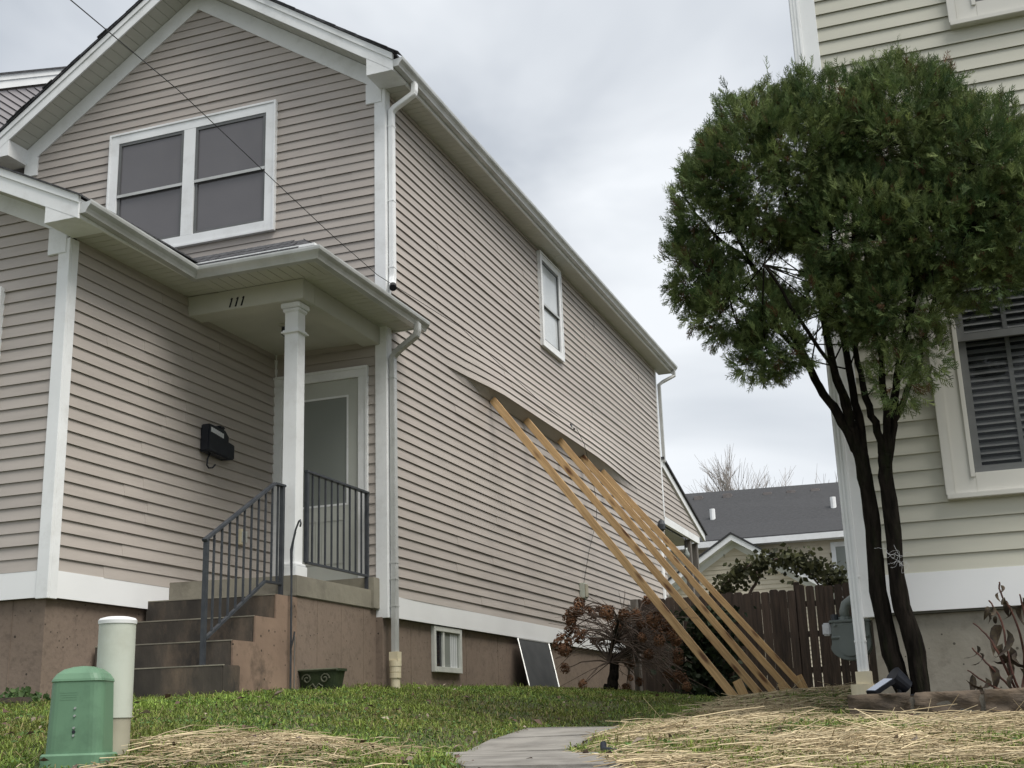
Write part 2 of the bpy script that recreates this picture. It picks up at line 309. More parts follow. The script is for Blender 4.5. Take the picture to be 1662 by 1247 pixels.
def gz(x, y):                          # bilinear look-up in the ground sheet
    x = np.asarray(x, float); y = np.asarray(y, float)
    i = np.clip(np.searchsorted(GX, x)-1, 0, len(GX)-2); j = np.clip(np.searchsorted(GY, y)-1, 0, len(GY)-2)
    a = (x-GX[i])/(GX[i+1]-GX[i]); b = (y-GY[j])/(GY[j+1]-GY[j])
    return _gzv[j, i]*(1-a)*(1-b) + _gzv[j, i+1]*a*(1-b) + _gzv[j+1, i]*(1-a)*b + _gzv[j+1, i+1]*a*b
def g(x, y): return float(gz(x, y))
_nx, _ny = len(GX), len(GY)
_v = np.stack([_gx.ravel(), _gy.ravel(), _gzv.ravel()], 1)
_ii, _jj = np.meshgrid(np.arange(_nx-1), np.arange(_ny-1)); _a = (_jj*_nx+_ii).ravel()
def np_mesh(name, v, f, mat, smooth=False, tint=None):
    me = bpy.data.meshes.new(name); v = np.asarray(v, np.float32); f = np.asarray(f, np.int32); k = f.shape[1]
    me.vertices.add(len(v)); me.vertices.foreach_set('co', v.ravel())
    me.loops.add(f.size); me.loops.foreach_set('vertex_index', f.ravel())
    me.polygons.add(len(f)); me.polygons.foreach_set('loop_start', np.arange(len(f), dtype=np.int32)*k)
    if smooth: me.polygons.foreach_set('use_smooth', np.ones(len(f), bool))
    if tint is not None:
        at_ = me.color_attributes.new('tint', 'FLOAT_COLOR', 'POINT')
        at_.data.foreach_set('color', np.concatenate([tint, np.ones((len(tint), 1))], 1).astype(np.float32).ravel())
    me.update(calc_edges=True); me.materials.append(mat); return me
ground = link('ground', np_mesh('ground', _v, np.stack([_a, _a+1, _a+1+_nx, _a+_nx], 1), M['ground'], True), None)
tag(ground, 'sloping lawn and soil between the two houses', 'ground', kind='structure')

# path of flat slabs between the lawn and the straw
path = empty('path', (3.2, -4, -1.15)); tag(path, 'worn concrete slab path running back between the lawn and straw', 'path', kind='structure')
def _halve(a):
    o_ = []
    for p_, q_ in zip(a, a[1:]): o_ += [p_, ((p_[0]+q_[0])/2+random.uniform(-.04, .04), (p_[1]+q_[1])/2+random.uniform(-.1, .1))]
    return o_+[a[-1]]
pl2, pr2 = _halve(pl), _halve(prr)
for i in range(len(pl2)-1):
    q = [pl2[i], pr2[i], pr2[i+1], pl2[i+1]]
    cx_ = sum(p[0] for p in q)/4; cy_ = sum(p[1] for p in q)/4
    q = [(cx_+(x-cx_)*.975+random.uniform(-.02, .02), cy_+(y-cy_)*.965+random.uniform(-.012, .012)) for x, y in q]
    tilt = random.uniform(-.008, .012)
    MB().prism([(x, y, float(gz_raw(x, y))-.08+tilt*(x-cx_)) for x, y in q], (0, 0, .092+random.uniform(-.004, .006))).build('slab', M['path'], path, bevel=.008)

# ------------------------------------------------------------------ siding
CRS = .1016
def board(F, segs, z, h, mat, parent, disp=None, ends=None, proud=.020, step=.5, seams=()):
    """one clapboard course between u0 and u1; ends = (u0 bottom, u0 top, u1 bottom, u1 top)"""
    u0b, u0t, u1b, u1t = segs
    prof = [(.003, z+h+.015), (proud, z), (proud-.004, z), (proud-.006, z+.015), (.0005, z+.015)]
    nseg = 1 if disp is None else max(1, int(abs(u1b-u0b)/step))
    ts = [k/nseg for k in range(nseg+1)]
    jump = [0]*len(ts)
    if seams and disp is not None:
        q_ = seams[0]/abs(u1b-u0b); ts2 = []; j2 = []
        for t_ in ts:
            if ts2 and ts2[-1] < q_ <= t_: ts2 += [q_, q_]; j2 += [0, .0038]
            if not (ts2 and abs(ts2[-1]-t_) < 1e-6): ts2.append(t_); j2.append(0 if t_ < q_ else .0038)
        ts, jump = ts2, j2
    if seams and disp is None:
        ln = abs(u1b-u0b); ts = [0.]; jump = [0.]
        off = 0
        for s in seams:
            if .03 < s/ln < .97:
                ts += [s/ln, s/ln]; jump += [off, .0038-off]; off = .0038-off
        ts.append(1.); jump.append(off)
    vs = []
    for t, jp in zip(ts, jump):
        for k, (n, zz) in enumerate(prof):
            u = u0t+(u1t-u0t)*t if k == 0 else u0b+(u1b-u0b)*t
            dn = disp(u, zz) if disp else 0
            vs.append(F(u, n+dn+jp, zz))
    m = len(prof); fs = []
    for i in range(len(ts)-1):
        for k in range(m-1): fs.append((i*m+k, i*m+k+1, (i+1)*m+k+1, (i+1)*m+k))
    fs += [tuple(range(m)), tuple(range((len(ts)-1)*m, len(ts)*m))[::-1]]
    return MB().add(vs, fs).build('siding_board', mat, parent)
def side_wall(F, u0, u1, z0, ztop, mat, parent, holes=(), disp=None, crs=CRS, lim=None, seamlen=3.6):
    """courses from z0 up; lim(z) -> (umin, umax) trims to a gable"""
    k = 0; z = z0
    while z < ztop-.02:
        h = min(crs, ztop-z)
        a0, b0 = (u0, u1) if lim is None else lim(z); a1, b1 = (u0, u1) if lim is None else lim(z+h)
        a0 = max(a0, u0); b0 = min(b0, u1); a1 = max(a1, u0); b1 = min(b1, u1)
        iv = [(a0, a1, b0, b1)] if b0-a0 > .03 else []
        for (hu0, hu1, hz0, hz1) in holes:
            ov = min(z+h, hz1)-max(z, hz0)
            if ov > .5*h:
                nv = []
                for (p0, p1, q0, q1) in iv:
                    if hu1 <= p0 or hu0 >= q0: nv.append((p0, p1, q0, q1)); continue
                    if hu0-p0 > .01: nv.append((p0, p1, hu0, hu0))
                    if q0-hu1 > .01: nv.append((hu1, hu1, q0, q1))
                iv = nv
        for (p0, p1, q0, q1) in iv:
            sm = []
            if q0-p0 > 1.2: sm = [(q0-p0)*random.uniform(.12, .88)] if random.random() < .7 else []
            board(F, (p0, min(p1, q1-.005) if p1 < q1 else p0, q0, q1 if q1 > p1 else p0+.005), z, h, mat, parent, disp, seams=sm)
        k += 1; z = z0 + k*crs
def window(F, parent, u0, u1, z0, z1, tw=.1, tmat=None, smat=None, pmat=None, rail=None, screen=None, proud=.055, sash=.035, mull=None, label=None, rec=.003):
    """window = casing frame with sashes, panes (and insect screens) as sub-parts"""
    tmat = tmat or M['white']; smat = smat or M['white']; pmat = pmat or M['pane']
    c = MB()
    c.fbox(F, u0, u0+tw, 0, proud, z0, z1); c.fbox(F, u1-tw, u1, 0, proud, z0, z1)
    c.fbox(F, u0+tw, u1-tw, 0, proud-.001, z1-tw, z1); c.fbox(F, u0+tw, u1-tw, 0, proud-.001, z0, z0+tw)
    e = .022                           # raised outer bead
    c.fbox(F, u0-.004, u0+e, proud, proud+.012, z0-.004, z1+.004); c.fbox(F, u1-e, u1+.004, proud, proud+.012, z0-.004, z1+.004)
    c.fbox(F, u0+e, u1-e, proud, proud+.011, z1-e, z1+.004); c.fbox(F, u0+e, u1-e, proud, proud+.011, z0-.004, z0+e)
    if mull: c.fbox(F, mull[0], mull[1], 0, proud-.002, z0+tw, z1-tw)
    wo = c.build('window', tmat, parent, bevel=.002)
    if label: wo['label'] = label
    bays = [(u0+tw, u1-tw)] if not mull else [(u0+tw, mull[0]), (mull[1], u1-tw)]
    rr = rail if rail is not None else (z0+z1)/2
    for a, b in bays:
        MB().fbox(F, a+.004, b-.004, rec+.046, rec+.050, rr-.018, rr+.016).build('meeting_rail', M['gutter'], wo)
        for (za, zb, n0, low) in ((rr-.02, z1-tw, rec+.015, False), (z0+tw, rr+.02, rec, True)):
            s = MB(); s.fbox(F, a, a+sash, n0, n0+.03, za, zb); s.fbox(F, b-sash, b, n0, n0+.03, za, zb)
            s.fbox(F, a+sash, b-sash, n0, n0+.029, zb-sash, zb); s.fbox(F, a+sash, b-sash, n0, n0+.029, za, za+sash)
            s.build('sash', smat, wo)
            MB().fbox(F, a+sash, b-sash, n0+.008, n0+.014, za+sash, zb-sash).build('pane', pmat, wo)
    return wo

# ------------------------------------------------------------------ the beige house
WX, WD, MW, L = -1.279, -3.289, 4.78, 12.26
house = empty('beige_house', (0, 0, 0))
tag(house, 'two-storey beige clapboard house with white trim and small front porch', 'house')
Fs = frame((0, 0, 0), (0, 1, 0), (1, 0, 0)); Ff = frame((0, 0, 0), (1, 0, 0), (0, -1, 0))
Fw = frame((0, WD, 0), (1, 0, 0), (0, -1, 0)); Fv = frame((WX, 0, 0), (0, 1, 0), (1, 0, 0))
SL = .667; RX = -MW/2; EZ = 5.655
def roofz(x, eave=5.86, ex=.30): return eave + SL*((ex-x) if x > RX else (x+MW+ex))
def smst(a, b, t):
    t = min(1, max(0, (t-a)/(b-a))); return t*t*(3-2*t)
LIP = .204 + 27*CRS                    # bottom of the course where the siding is pushed out
def bulge(y, z):
    d = .003+.0018*math.sin(y*1.1+z*.7) + .001*math.sin(y*2.3-z*2.1)
    d += .02*math.exp(-((y-8.6)/1.6)**2-((z-4.4)/.5)**2)
    if z >= LIP-.001:
        A = .13*smst(1.55, 3.2, y)*(1-smst(7.0, 10.6, y))
        d += A*max(0, 1-(z-LIP)/.75)**1.3
    return d*smst(0, .5, y)*(1-smst(11.8, 12.2, y))

# wall cores
sw = MB(); sw.box(-.12, 0, .1, L, 0, EZ)
wall_side = sw.build('wall', M['sheath'], house); wall_side['label'] = 'long side wall facing the neighbour'
gp = [(-MW, 0, 0), (0, 0, 0), (0, 0, EZ), (RX, 0, EZ+SL*(MW/2)+.12), (-MW, 0, EZ)]
wall_front = MB().prism(gp, (0, .1, 0)).build('wall', M['sheath'], house); wall_front['label'] = 'upper gable front wall'
wg = .475; WRX = -3.2
def wroofz(x): return 3.10 + wg*((-.92-x) if x > WRX else (x-2*WRX-.92))
ww = MB().prism([(2*WRX-WX, WD, 0), (WX-.1, WD, 0), (WX-.1, WD, 2.93), (WRX, WD, wroofz(WRX)-.12), (2*WRX-WX, WD, 2.93)], (0, .1, 0))
wall_wing = ww.build('wall', M['sheath'], house); wall_wing['label'] = 'front wall of the projecting wing'
wall_wside = MB().box(WX-.1, WX, WD, 0, 0, 2.93).build('wall', M['sheath'], house); wall_wside['label'] = 'wing side wall beside the porch'
MB().box(-MW, -MW+.1, .1, L, 0, EZ).box(-MW+.1, -.12, L-.1, L, 0, EZ).box(2*WRX-WX, 2*WRX-WX+.1, WD+.1, 0, 0, 2.93).build('wall', M['beige'], house)

# courses
hs_side = [(5.13, 5.98, 4.23, 5.53)]
side_wall(Fs, .1, L-.05, .204, EZ-.01, M['beige'], wall_side, hs_side, disp=bulge)
fl = lambda z: (-MW+.1+max(0, (z-5.80)/SL), -.1-max(0, (z-5.80)/SL))
side_wall(Ff, -MW+.1, -.1, 2.92, 7.30, M['beige'], wall_front, [(-3.42, -1.40, 4.33, 5.69)], lim=fl)
side_wall(Ff, WX+.002, -.1, .306, 2.92, M['beige'], wall_front, [(-1.275, -.20, .2, 2.5)])
wl = lambda z: (2*WRX-WX+.1+max(0, (z-3.02)/wg), WX-.09-max(0, (z-3.02)/wg))
side_wall(Fw, 2*WRX-WX, WX-.09, .204, 3.92, M['beige'], wall_wing, [(-2.95, -1.98, 1.25, 2.5)], lim=wl)
side_wall(Fv, WD+.08, -.0, .204, 2.93, M['beige'], wall_wside)
# the opened gap under the pushed-out siding: a ledger board behind the brace tops
MB().box(.002, .02, 2.2, 8.6, LIP-.04, LIP+.16).build('ledger', M['sheath'], house)

# white skirt band, corner boards, frieze
b = MB(); b.box(0, .022, .08, L-.02, -.002, .206); b.build('skirt_board', M['whiteb'], house)
MB().box(2*WRX-WX, WX-.06, WD-.022, WD, -.002, .206).build('skirt_board', M['whiteb'], house)
MB().box(WX, WX+.022, WD+.07, -1.757, -.002, .206).build('skirt_board', M['whiteb'], house)
def corner(x, y, z0, z1, sx, sy, wdt=.1, t=.028, parent=house, mat=None):
    c = MB(); c.box(x+sx*t, x-sx*wdt, y+sy*t, y, z0, z1); c.box(x+sx*t, x, y, y-sy*wdt, z0, z1)
    return c.build('corner_board', mat or M['white'], parent, bevel=.003)
corner(0, 0, -.012, EZ, 1, -1); corner(WX, WD, -.012, 2.92, 1, -1, wdt=.085); corner(0, L, 2.72, EZ, 1, 1, .05)
MB().box(WX, WX+.03, -.03, 0, .25, 2.8).build('corner_board', M['white'], house)
def rake_board(name, mat, xr, zr, xe, ze, y0, y1, hgt, parent, off=0, bev=.002):
    """sloping board from the ridge (xr, zr) down to (xe, ze); zr/ze are its top edge"""
    return MB().prism([(xr, y0, zr-off), (xe, y0, ze-off), (xe, y0, ze-off-hgt), (xr, y0, zr-off-hgt)], (0, y1-y0, 0)).build(name, mat, parent, bevel=bev)
YF = -.35
for sgn in (1, -1):
    xe = RX + sgn*(MW/2+.277); top = 5.842; rz = top + SL*(MW/2+.277)
    rake_board('rake_fascia', M['white'], RX, rz, xe, top, YF, YF+.02, .195, house)
    rake_board('rake_fascia', M['white'], RX, rz+.004, xe, top+.004, YF-.014, YF-.0005, .075, house)
    # frieze on the wall
    rake_board('frieze', M['white'], RX, 7.44, RX+sgn*(MW/2-.03), 7.44-SL*(MW/2-.03), -.03, -.002, .225, house)
    xf = RX+sgn*(MW/2-.01)
    MB().box(RX+sgn*(MW/2-.20), xf, -.036, -.004, 5.50, 5.74).build('frieze', M['white'], house, bevel=.004)
    # boxed return at the eave
    MB().prism([(RX+sgn*(MW/2-.035), YF+.002, 5.655), (xe-sgn*.002, YF+.002, 5.655), (xe-sgn*.002, YF+.002, 5.70), (RX+sgn*(MW/2-.035), YF+.002, 5.86)], (0, .345, 0)).build('eave_return', M['white'], house, bevel=.002)
    # sloped soffit planks under the rake
    m = MB(); ln = MW/2+.26; k = int(ln/.1); cs = 1/math.hypot(1, SL)
    for i in range(k):
        a = RX + sgn*(i*.1+.003); c = RX + sgn*((i+1)*.1-.003)
        za = rz - .175 - SL*abs(a-RX); zc = rz - .175 - SL*abs(c-RX)
        m.prism([(a, YF+.021, za), (c, YF+.021, zc), (c, YF+.021, zc+.012), (a, YF+.021, za+.012)], (0, .32, 0))
    m.build('soffit', M['soffit'], house)
    MB().prism([(RX, YF+.021, rz-.155), (xe, YF+.021, top-.155), (xe, YF+.021, top-.14), (RX, YF+.021, rz-.14)], (0, .35, 0)).build('soffit_backing', M['sheath'], house)
    # roof plane
    x_e = RX + sgn*(MW/2+.30)
    MB().prism([(RX, YF-.03, rz+.035), (x_e, YF-.03, top+.02), (x_e, YF-.03, top-.004), (RX, YF-.03, rz+.008)], (0, L+.74, 0)).build('roof', M['shingle'], house)
# ragged shingle ends along the two rakes
sh = MB()
for sgn in (1, -1):
    rz = 5.842 + SL*(MW/2+.277)
    for i in range(22):
        a = RX + sgn*(i*.125); c = RX + sgn*(i*.125+.128)
        za = rz+.036-SL*abs(a-RX); zc = rz+.036-SL*abs(c-RX)
        j = random.uniform(-.018, .012)
        sh.prism([(a, YF-.036+j, za-.002), (c, YF-.036+j, zc-.004), (c, YF-.036+j, zc+.007), (a, YF-.036+j, za+.003)], (0, .1, 0))
sh.build('shingle_edge', M['shingle'], house)

def planks(name, axis, a0, a1, b0, b1, z, step, mat, parent, th=.01):
    m = MB(); n = int(round(abs(a1-a0)/step)); s = (a1-a0)/n
    for i in range(n):
        p, q = a0+s*i+.0035, a0+s*(i+1)-.0035
        if axis == 'y': m.box(b0, b1, p, q, z, z+th)
        else: m.box(p, q, b0, b1, z, z+th)
    o = m.build(name, mat, parent)
    bb = MB()
    if axis == 'y': bb.box(b0, b1, a0, a1, z+th+.004, z+th+.014)
    else: bb.box(a0, a1, b0, b1, z+th+.004, z+th+.014)
    bb.build(name+'_backing', M['soffit'], o); return o
# main eave: soffit, fascia, gutter
planks('soffit', 'y', .0, L+.40, .0, .255, EZ, .105, M['soffit'], house)
MB().box(.255, .277, YF+.36, L+.43, EZ-.004, 5.83).build('fascia', M['white'], house)
MB().box(-MW-.277, -MW-.255, .0, L+.43, EZ-.004, 5.83).build('fascia', M['white'], house)
GP = [(0, .002), (0, -.10), (.062, -.10), (.068, -.085), (.082, -.062), (.098, -.045), (.108, -.032), (.112, -.012), (.112, .002), (.104, .006), (.104, -.006), (.01, -.02)]
def sweep(name, path_, z, prof, mat, parent):
    P = [Vector((p[0], p[1], p[2] if len(p) > 2 else 0)) for p in path_]; n = len(P); vs = []
    for i, p in enumerate(P):
        d0 = Vector((P[i].x-P[i-1].x, P[i].y-P[i-1].y, 0)).normalized() if i else None; d1 = Vector((P[i+1].x-P[i].x, P[i+1].y-P[i].y, 0)).normalized() if i < n-1 else None
        nr = lambda d: Vector((d.y, -d.x, 0))
        if d0 is None: o = nr(d1)
        elif d1 is None: o = nr(d0)
        else:
            o = nr(d0)+nr(d1); o = o/(o.dot(nr(d0)))
        vs += [p + o*a + Vector((0, 0, z+b_)) for a, b_ in prof]
    m = len(prof); fs = [(i*m+k, i*m+(k+1) % m, (i+1)*m+(k+1) % m, (i+1)*m+k) for i in range(n-1) for k in range(m)]
    fs += [tuple(range(m))[::-1], tuple(range((n-1)*m, n*m))]
    return MB().add(vs, fs).build(name, mat, parent)
sweep('gutter', [(.2785, YF+.0), (.2785, L+.43)], 5.79, GP, M['gutter'], house)

# downspouts of the main house
def downspout(pts, wdt, dep, parent, mat, seams=(), side=(0, 1, 0)):
    m = MB(); m.rtube(pts, wdt, dep, side)
    o = m.build('downspout', mat, parent, bevel=.006)
    a_, b_ = (dep, wdt) if side[1] else (wdt, dep)
    for (x, y, z) in seams: MB().box(x-a_/2-.003, x+a_/2+.003, y-b_/2-.003, y+b_/2+.003, z-.006, z+.006).build('coupling', mat, o)
    return o
dsx, dsy = .068, .055
downspout([(.335, .07, 5.70), (.335, .07, 5.60), (.325, .07, 5.565), (.105, .06, 5.44), (dsx, dsy, 5.40), (dsx, dsy, 3.50), (.075, .03, 3.43), (.12, -.06, 3.36)], .075, .055, house, M['white'], [(dsx, dsy, 5.22), (dsx, dsy, 3.6), (dsx, dsy, 4.35)])
MB().tube([(.121, -.055, 3.362), (.145, -.105, 3.315)], [.036, .038], 10).build('outlet_hose', M['cable'], house)
downspout([(.375, -.02, 2.93), (.375, -.02, 2.85), (.36, -.015, 2.80), (.12, .03, 2.67), (dsx, .045, 2.62), (dsx, .045, -.34)], .075, .055, house, M['gutter'], [(dsx, .045, 2.40), (dsx, .045, .36), (dsx, .045, .52), (dsx, .045, .10)])
pv = MB(); pv.lathe((dsx, .045, 0), [(.048, -.47), (.048, -.36), (.055, -.36), (.055, -.40)], 16)
pv = MB(); pv.box(dsx-.045, dsx+.045, 0, .09, -.42, -.335); pv.lathe((dsx, .045, 0), [(.06, -.47), (.06, -.415)], 18); pv.lathe((dsx, .045, 0), [(.052, -.53), (.056, -.525), (.056, -.4705)], 18); pv.lathe((dsx, .045, 0), [(.056, -.58), (.056, -.5305)], 18); pv.lathe((dsx, .045, 0), [(.046, -.8), (.046, -.5805)], 18)
pv.build('drain_adaptor', M['tan'], house)
downspout([(.33, L+.32, 5.70), (.33, L+.32, 5.58), (.12, L+.2, 5.45), (.07, L+.06, 5.36), (.07, L+.06, 3.80)], .075, .055, house, M['gutter'])

# foundation
f_ = MB(); f_.box(-.2, -.03, -.03, 9.6, -1.2, -.003); f_.box(-.2, -.03, 9.6, L, -1.2, -.003)
f_.build('foundation', M['found'], house)
MB().box(2*WRX-WX, WX-.03, WD+.03, WD+.2, -1.3, -.003).box(WX-.2, WX-.03, WD+.2, -1.0, -1.3, -.0031).build('foundation', M['found'], house)
for y in (.62, 2.1, 3.1, 5.2): MB().box(-.031, -.026, y, y+.006, -1.2, -.004).build('form_ridge', M['found'], house)
for y in (-1.2, -.75, -.3): MB().box(-.101, -.097, y, y+.006, -1.2, .065).build('form_ridge', M['found'], house)
for x in (-1.62, -2.2): MB().box(x, x+.006, WD+.026, WD+.031, -1.3, -.004).build('form_ridge', M['found'], house)
for x in (5.05, 5.62): MB().box(x, x+.008, RY_+.035, RY_+.041, -1.3, -.45).build('form_ridge', M['conc'], house) if False else None
# basement window
bw = MB(); y0, y1, z0, z1 = 1.13, 1.89, -.487, -.014
bw.box(-.03, .012, y0, y0+.05, z0, z1); bw.box(-.03, .012, y1-.05, y1, z0, z1); bw.box(-.03, .011, y0+.05, y1-.05, z1-.05, z1); bw.box(-.03, .02, y0+.05, y1-.05, z0, z0+.055)
bw.box(-.03, .003, 1.38, 1.42, z0+.055, z1-.05)
bwo = bw.build('basement_window', M['vent'], house, bevel=.003)
MB().box(-.027, -.019, y0+.05, 1.38, z0+.055, z1-.05).build('pane', M['pane'], bwo)
MB().box(-.027, -.013, 1.42, y1-.05, z0+.055, z1-.05).build('pane', M['panel'], bwo)
cu = MB()
for i in range(8): cu.box(-.0125, -.010-.003*(i % 2), 1.60+i*.025, 1.621+i*.025, z0+.056, z1-.06)
cu.build('curtain', M['curtain'], bwo)

# windows on the upper floor
window(Ff, house, -3.517, -1.302, 4.227, 5.784, .125, smat=M['gframe'], pmat=M['scrpane'], rail=4.99, mull=(-2.50, -2.345), label='pair of screened sash windows in the gable')
window(Fs, house, 5.06, 6.05, 4.16, 5.60, .11, smat=M['gframe'], pmat=M['palepane'], rail=4.82, proud=.06, label='narrow sash window near the eave')
window(Fw, house, -3.0, -1.893, 1.2, 2.575, .1)

# wing roof, fascia, gutter
top = 3.105
for sgn in (1, -1):
    hw = abs(WX-WRX)+.36; xe = WRX+sgn*hw; rz = top + wg*hw; y0 = WD-.35
    rake_board('rake_fascia', M['white'], WRX, rz, xe, top, y0, y0+.02, .20, house)
    rake_board('rake_fascia', M['white'], WRX, rz+.004, xe, top+.004, y0-.014, y0-.0005, .075, house)
    rake_board('frieze', M['white'], WRX, rz-.165, WRX+sgn*(abs(WX-WRX)-.01), rz-.165-wg*(abs(WX-WRX)-.01), WD-.032, WD-.002, .17, house)
    m = MB()
    for i in range(int((hw-.02)/.1)):
        a = WRX+sgn*(i*.1+.003); c = WRX+sgn*((i+1)*.1-.003); za = rz-.185-wg*abs(a-WRX); zc = rz-.185-wg*abs(c-WRX)
        m.prism([(a, y0+.021, za), (c, y0+.021, zc), (c, y0+.021, zc+.012), (a, y0+.021, za+.012)], (0, .33, 0))
    m.build('soffit', M['soffit'], house)
    x_e = WRX+sgn*(hw+.03)
    MB().prism([(WRX, y0-.03, rz+.028), (x_e, y0-.03, top-.008), (x_e, y0-.03, top-.022), (WRX, y0-.03, rz+.008)], (0, -y0+.03, 0)).build('roof', M['shingle'], house)
MB().box(WX-.19, WX-.005, WD-.036, WD-.004, 2.79, 3.03).build('frieze', M['white'], house, bevel=.004)
MB().prism([(WX+.03, WD-.348, 2.918), (-.921, WD-.348, 2.918), (-.921, WD-.348, 2.95), (WX+.03, WD-.348, 3.11)], (0, .345, 0)).build('eave_return', M['white'], house, bevel=.002)
# soffit along the wing side and round the porch
PXO, PYO = .30, -2.04                  # outer fascia corner of the porch
planks('soffit', 'y', WD-.0, -1.622, WX, -.945, 2.945, .105, M['soffit'], house)
planks('soffit', 'x', -.945, PXO-.02, PYO+.02, -1.62, 2.944, .105, M['soffit'], house)
planks('soffit', 'y', -1.62, .19, -.05, PXO-.02, 2.9435, .105, M['soffit'], house)
MB().box(-.945, -.925, WD-.345, PYO, 2.915, 3.08).build('fascia', M['white'], house)
MB().box(-.945, PXO, PYO, PYO+.02, 2.914, 3.08).build('fascia', M['white'], house)
MB().box(PXO-.02, PXO, PYO+.02, .2, 2.9145, 3.08).build('fascia', M['white'], house)
MB().box(0, PXO-.02, .18, .2, 2.935, 3.05).build('fascia', M['white'], house)
sweep('gutter', [(-.924, WD-.34, .05), (-.924, PYO-.001), (PXO+.001, PYO-.001), (PXO+.001, .215)], 3.0, GP, M['gutter'], house)
# porch hip roof
ex, ey, pz, ps = PXO+.03, PYO-.03, 3.035, .50
rf = MB(); ri, rh = .28, .205        # shingled skirt with a nearly flat top
xa = -1.15; yb_ = .21
rf.prism([(xa, ey, pz), (ex, ey, pz), (ex-ri, ey+ri, pz+rh), (xa, ey+ri, pz+rh)], (0, 0, -.015))
rf.prism([(ex, ey, pz), (ex, yb_, pz), (ex-ri, yb_, pz+rh), (ex-ri, ey+ri, pz+rh)], (0, 0, -.015))
rf.prism([(xa, ey+ri, pz+rh-.001), (ex-ri, ey+ri, pz+rh-.001), (ex-ri, -.03, pz+rh+.03), (xa, -.03, pz+rh+.03)], (0, 0, -.015))
rf.prism([(.03, .1, 3.02), (ex-.02, .1, 3.02), (ex-ri, .1, pz+rh-.02), (.03, .1, pz+rh-.02)], (0, .1, 0))
rf.build('roof', M['shingle'], house)
sh = MB()
for k in range(3):                     # overlapping shingle courses
    f0, f1 = k/3, (k+1)/3+.04
    for i in range(15):
        x0_ = xa+i*.1+random.uniform(-.01, .01); x1_ = x0_+.096
        if x1_ > ex-ri*f1: continue
        sh.prism([(x0_, ey+ri*f0-.004, pz+rh*f0+.004), (x1_, ey+ri*f0-.004, pz+rh*f0+.004), (x1_, ey+ri*f1, pz+rh*f1+.003), (x0_, ey+ri*f1, pz+rh*f1+.003)], (0, -.003, .006))
    for i in range(24):
        y0_ = ey+ri*f1+i*.095+random.uniform(-.008, .008); y1_ = y0_+.09
        if y1_ > yb_: continue
        sh.prism([(ex-ri*f0+.004, y0_, pz+rh*f0+.004), (ex-ri*f0+.004, y1_, pz+rh*f0+.004), (ex-ri*f1, y1_, pz+rh*f1+.003), (ex-ri*f1, y0_, pz+rh*f1+.003)], (.003, 0, .006))
tag(sh.build('shingles', M['shingle'], house), kind='stuff')
# porch beams, ceiling, column
MB().box(WX, -.045, -1.62, -1.40, 2.752, 2.9435).build('porch_beam', M['soffit'], house, bevel=.004)
MB().box(-.24, -.045, -1.40, -.03, 2.7525, 2.943).build('porch_beam', M['soffit'], house, bevel=.004)
MB().box(WX, -.24, -1.40, 0, 2.80, 2.83).build('porch_ceiling', M['soffit'], house)
cx0, cy0 = -.205, -1.475
c = MB(); s2 = .068
c.box(cx0-s2, cx0+s2, cy0-s2, cy0+s2, .335, 2.752)
col = c.build('porch_column', M['white'], house, bevel=.003)
def ring(z0, z1, s): return MB().box(cx0-s, cx0+s, cy0-s, cy0+s, z0, z1)
ring(.25, .336, .1).build('plinth', M['white'], col, bevel=.004); ring(.336, .362, .092).build('base_moulding', M['white'], col, bevel=.008)
ring(2.70, 2.751, .098).build('capital', M['white'], col, bevel=.006); ring(2.665, 2.70, .084).build('capital', M['white'], col, bevel=.008)
ring(2.462, 2.478, .094).build('collar', M['white'], col, bevel=.003); ring(2.478, 2.494, .082).build('collar', M['white'], col, bevel=.003)

# stoop, steps
MB().prism([(WX+.0, -1.755, .07), (-.085, -1.60, .07), (-.085, -.0005, .07), (WX, -.0005, .07)], (0, 0, .18)).build('stoop_slab', M['slabc'], house, bevel=.008)
MB().box(-.62, -.06, -.16, -.001, .072, .372).build('door_step', M['slabc'], house, bevel=.006)
MB().box(WX+.03, -.1, -1.565, -.03, -1.2, .0695).build('foundation', M['found'], house)
for yf, yb, zt_, xr in ((-1.915, -1.601, .062, -.11), (-2.235, -1.9155, -.137, -.11), (-2.555, -2.2355, -.345, -.11), (-2.80, -2.5555, -.545, -.02)):
    st = MB().prism([(WX+.002, yf-.14, -1.3), (xr, yf, -1.3), (xr, yb, -1.3), (WX+.002, yb-.14, -1.3)], (0, 0, zt_+1.3)).build('step', M['stain'], house, bevel=.008)
    MB().prism([(WX+.004, yf-.142, zt_-.007), (xr+.001, yf-.003, zt_-.007), (xr+.001, yf+.02, zt_-.007), (WX+.004, yf-.12, zt_-.007)], (0, 0, .009)).build('tread_light_line', M['slabc'], st)  # added pale strip: the light line along each tread edge, put into colour
MB().prism([(-.11, -1.565, -1.2), (-.11, -1.565, .0605), (-.11, -1.912, .0605), (-.11, -1.912, -.139), (-.11, -2.232, -.139), (-.11, -2.232, -.347), (-.11, -2.552, -.347), (-.11, -2.552, -1.2)], (.016, 0, 0)).build('stair_cheek', M['cheek'], house)

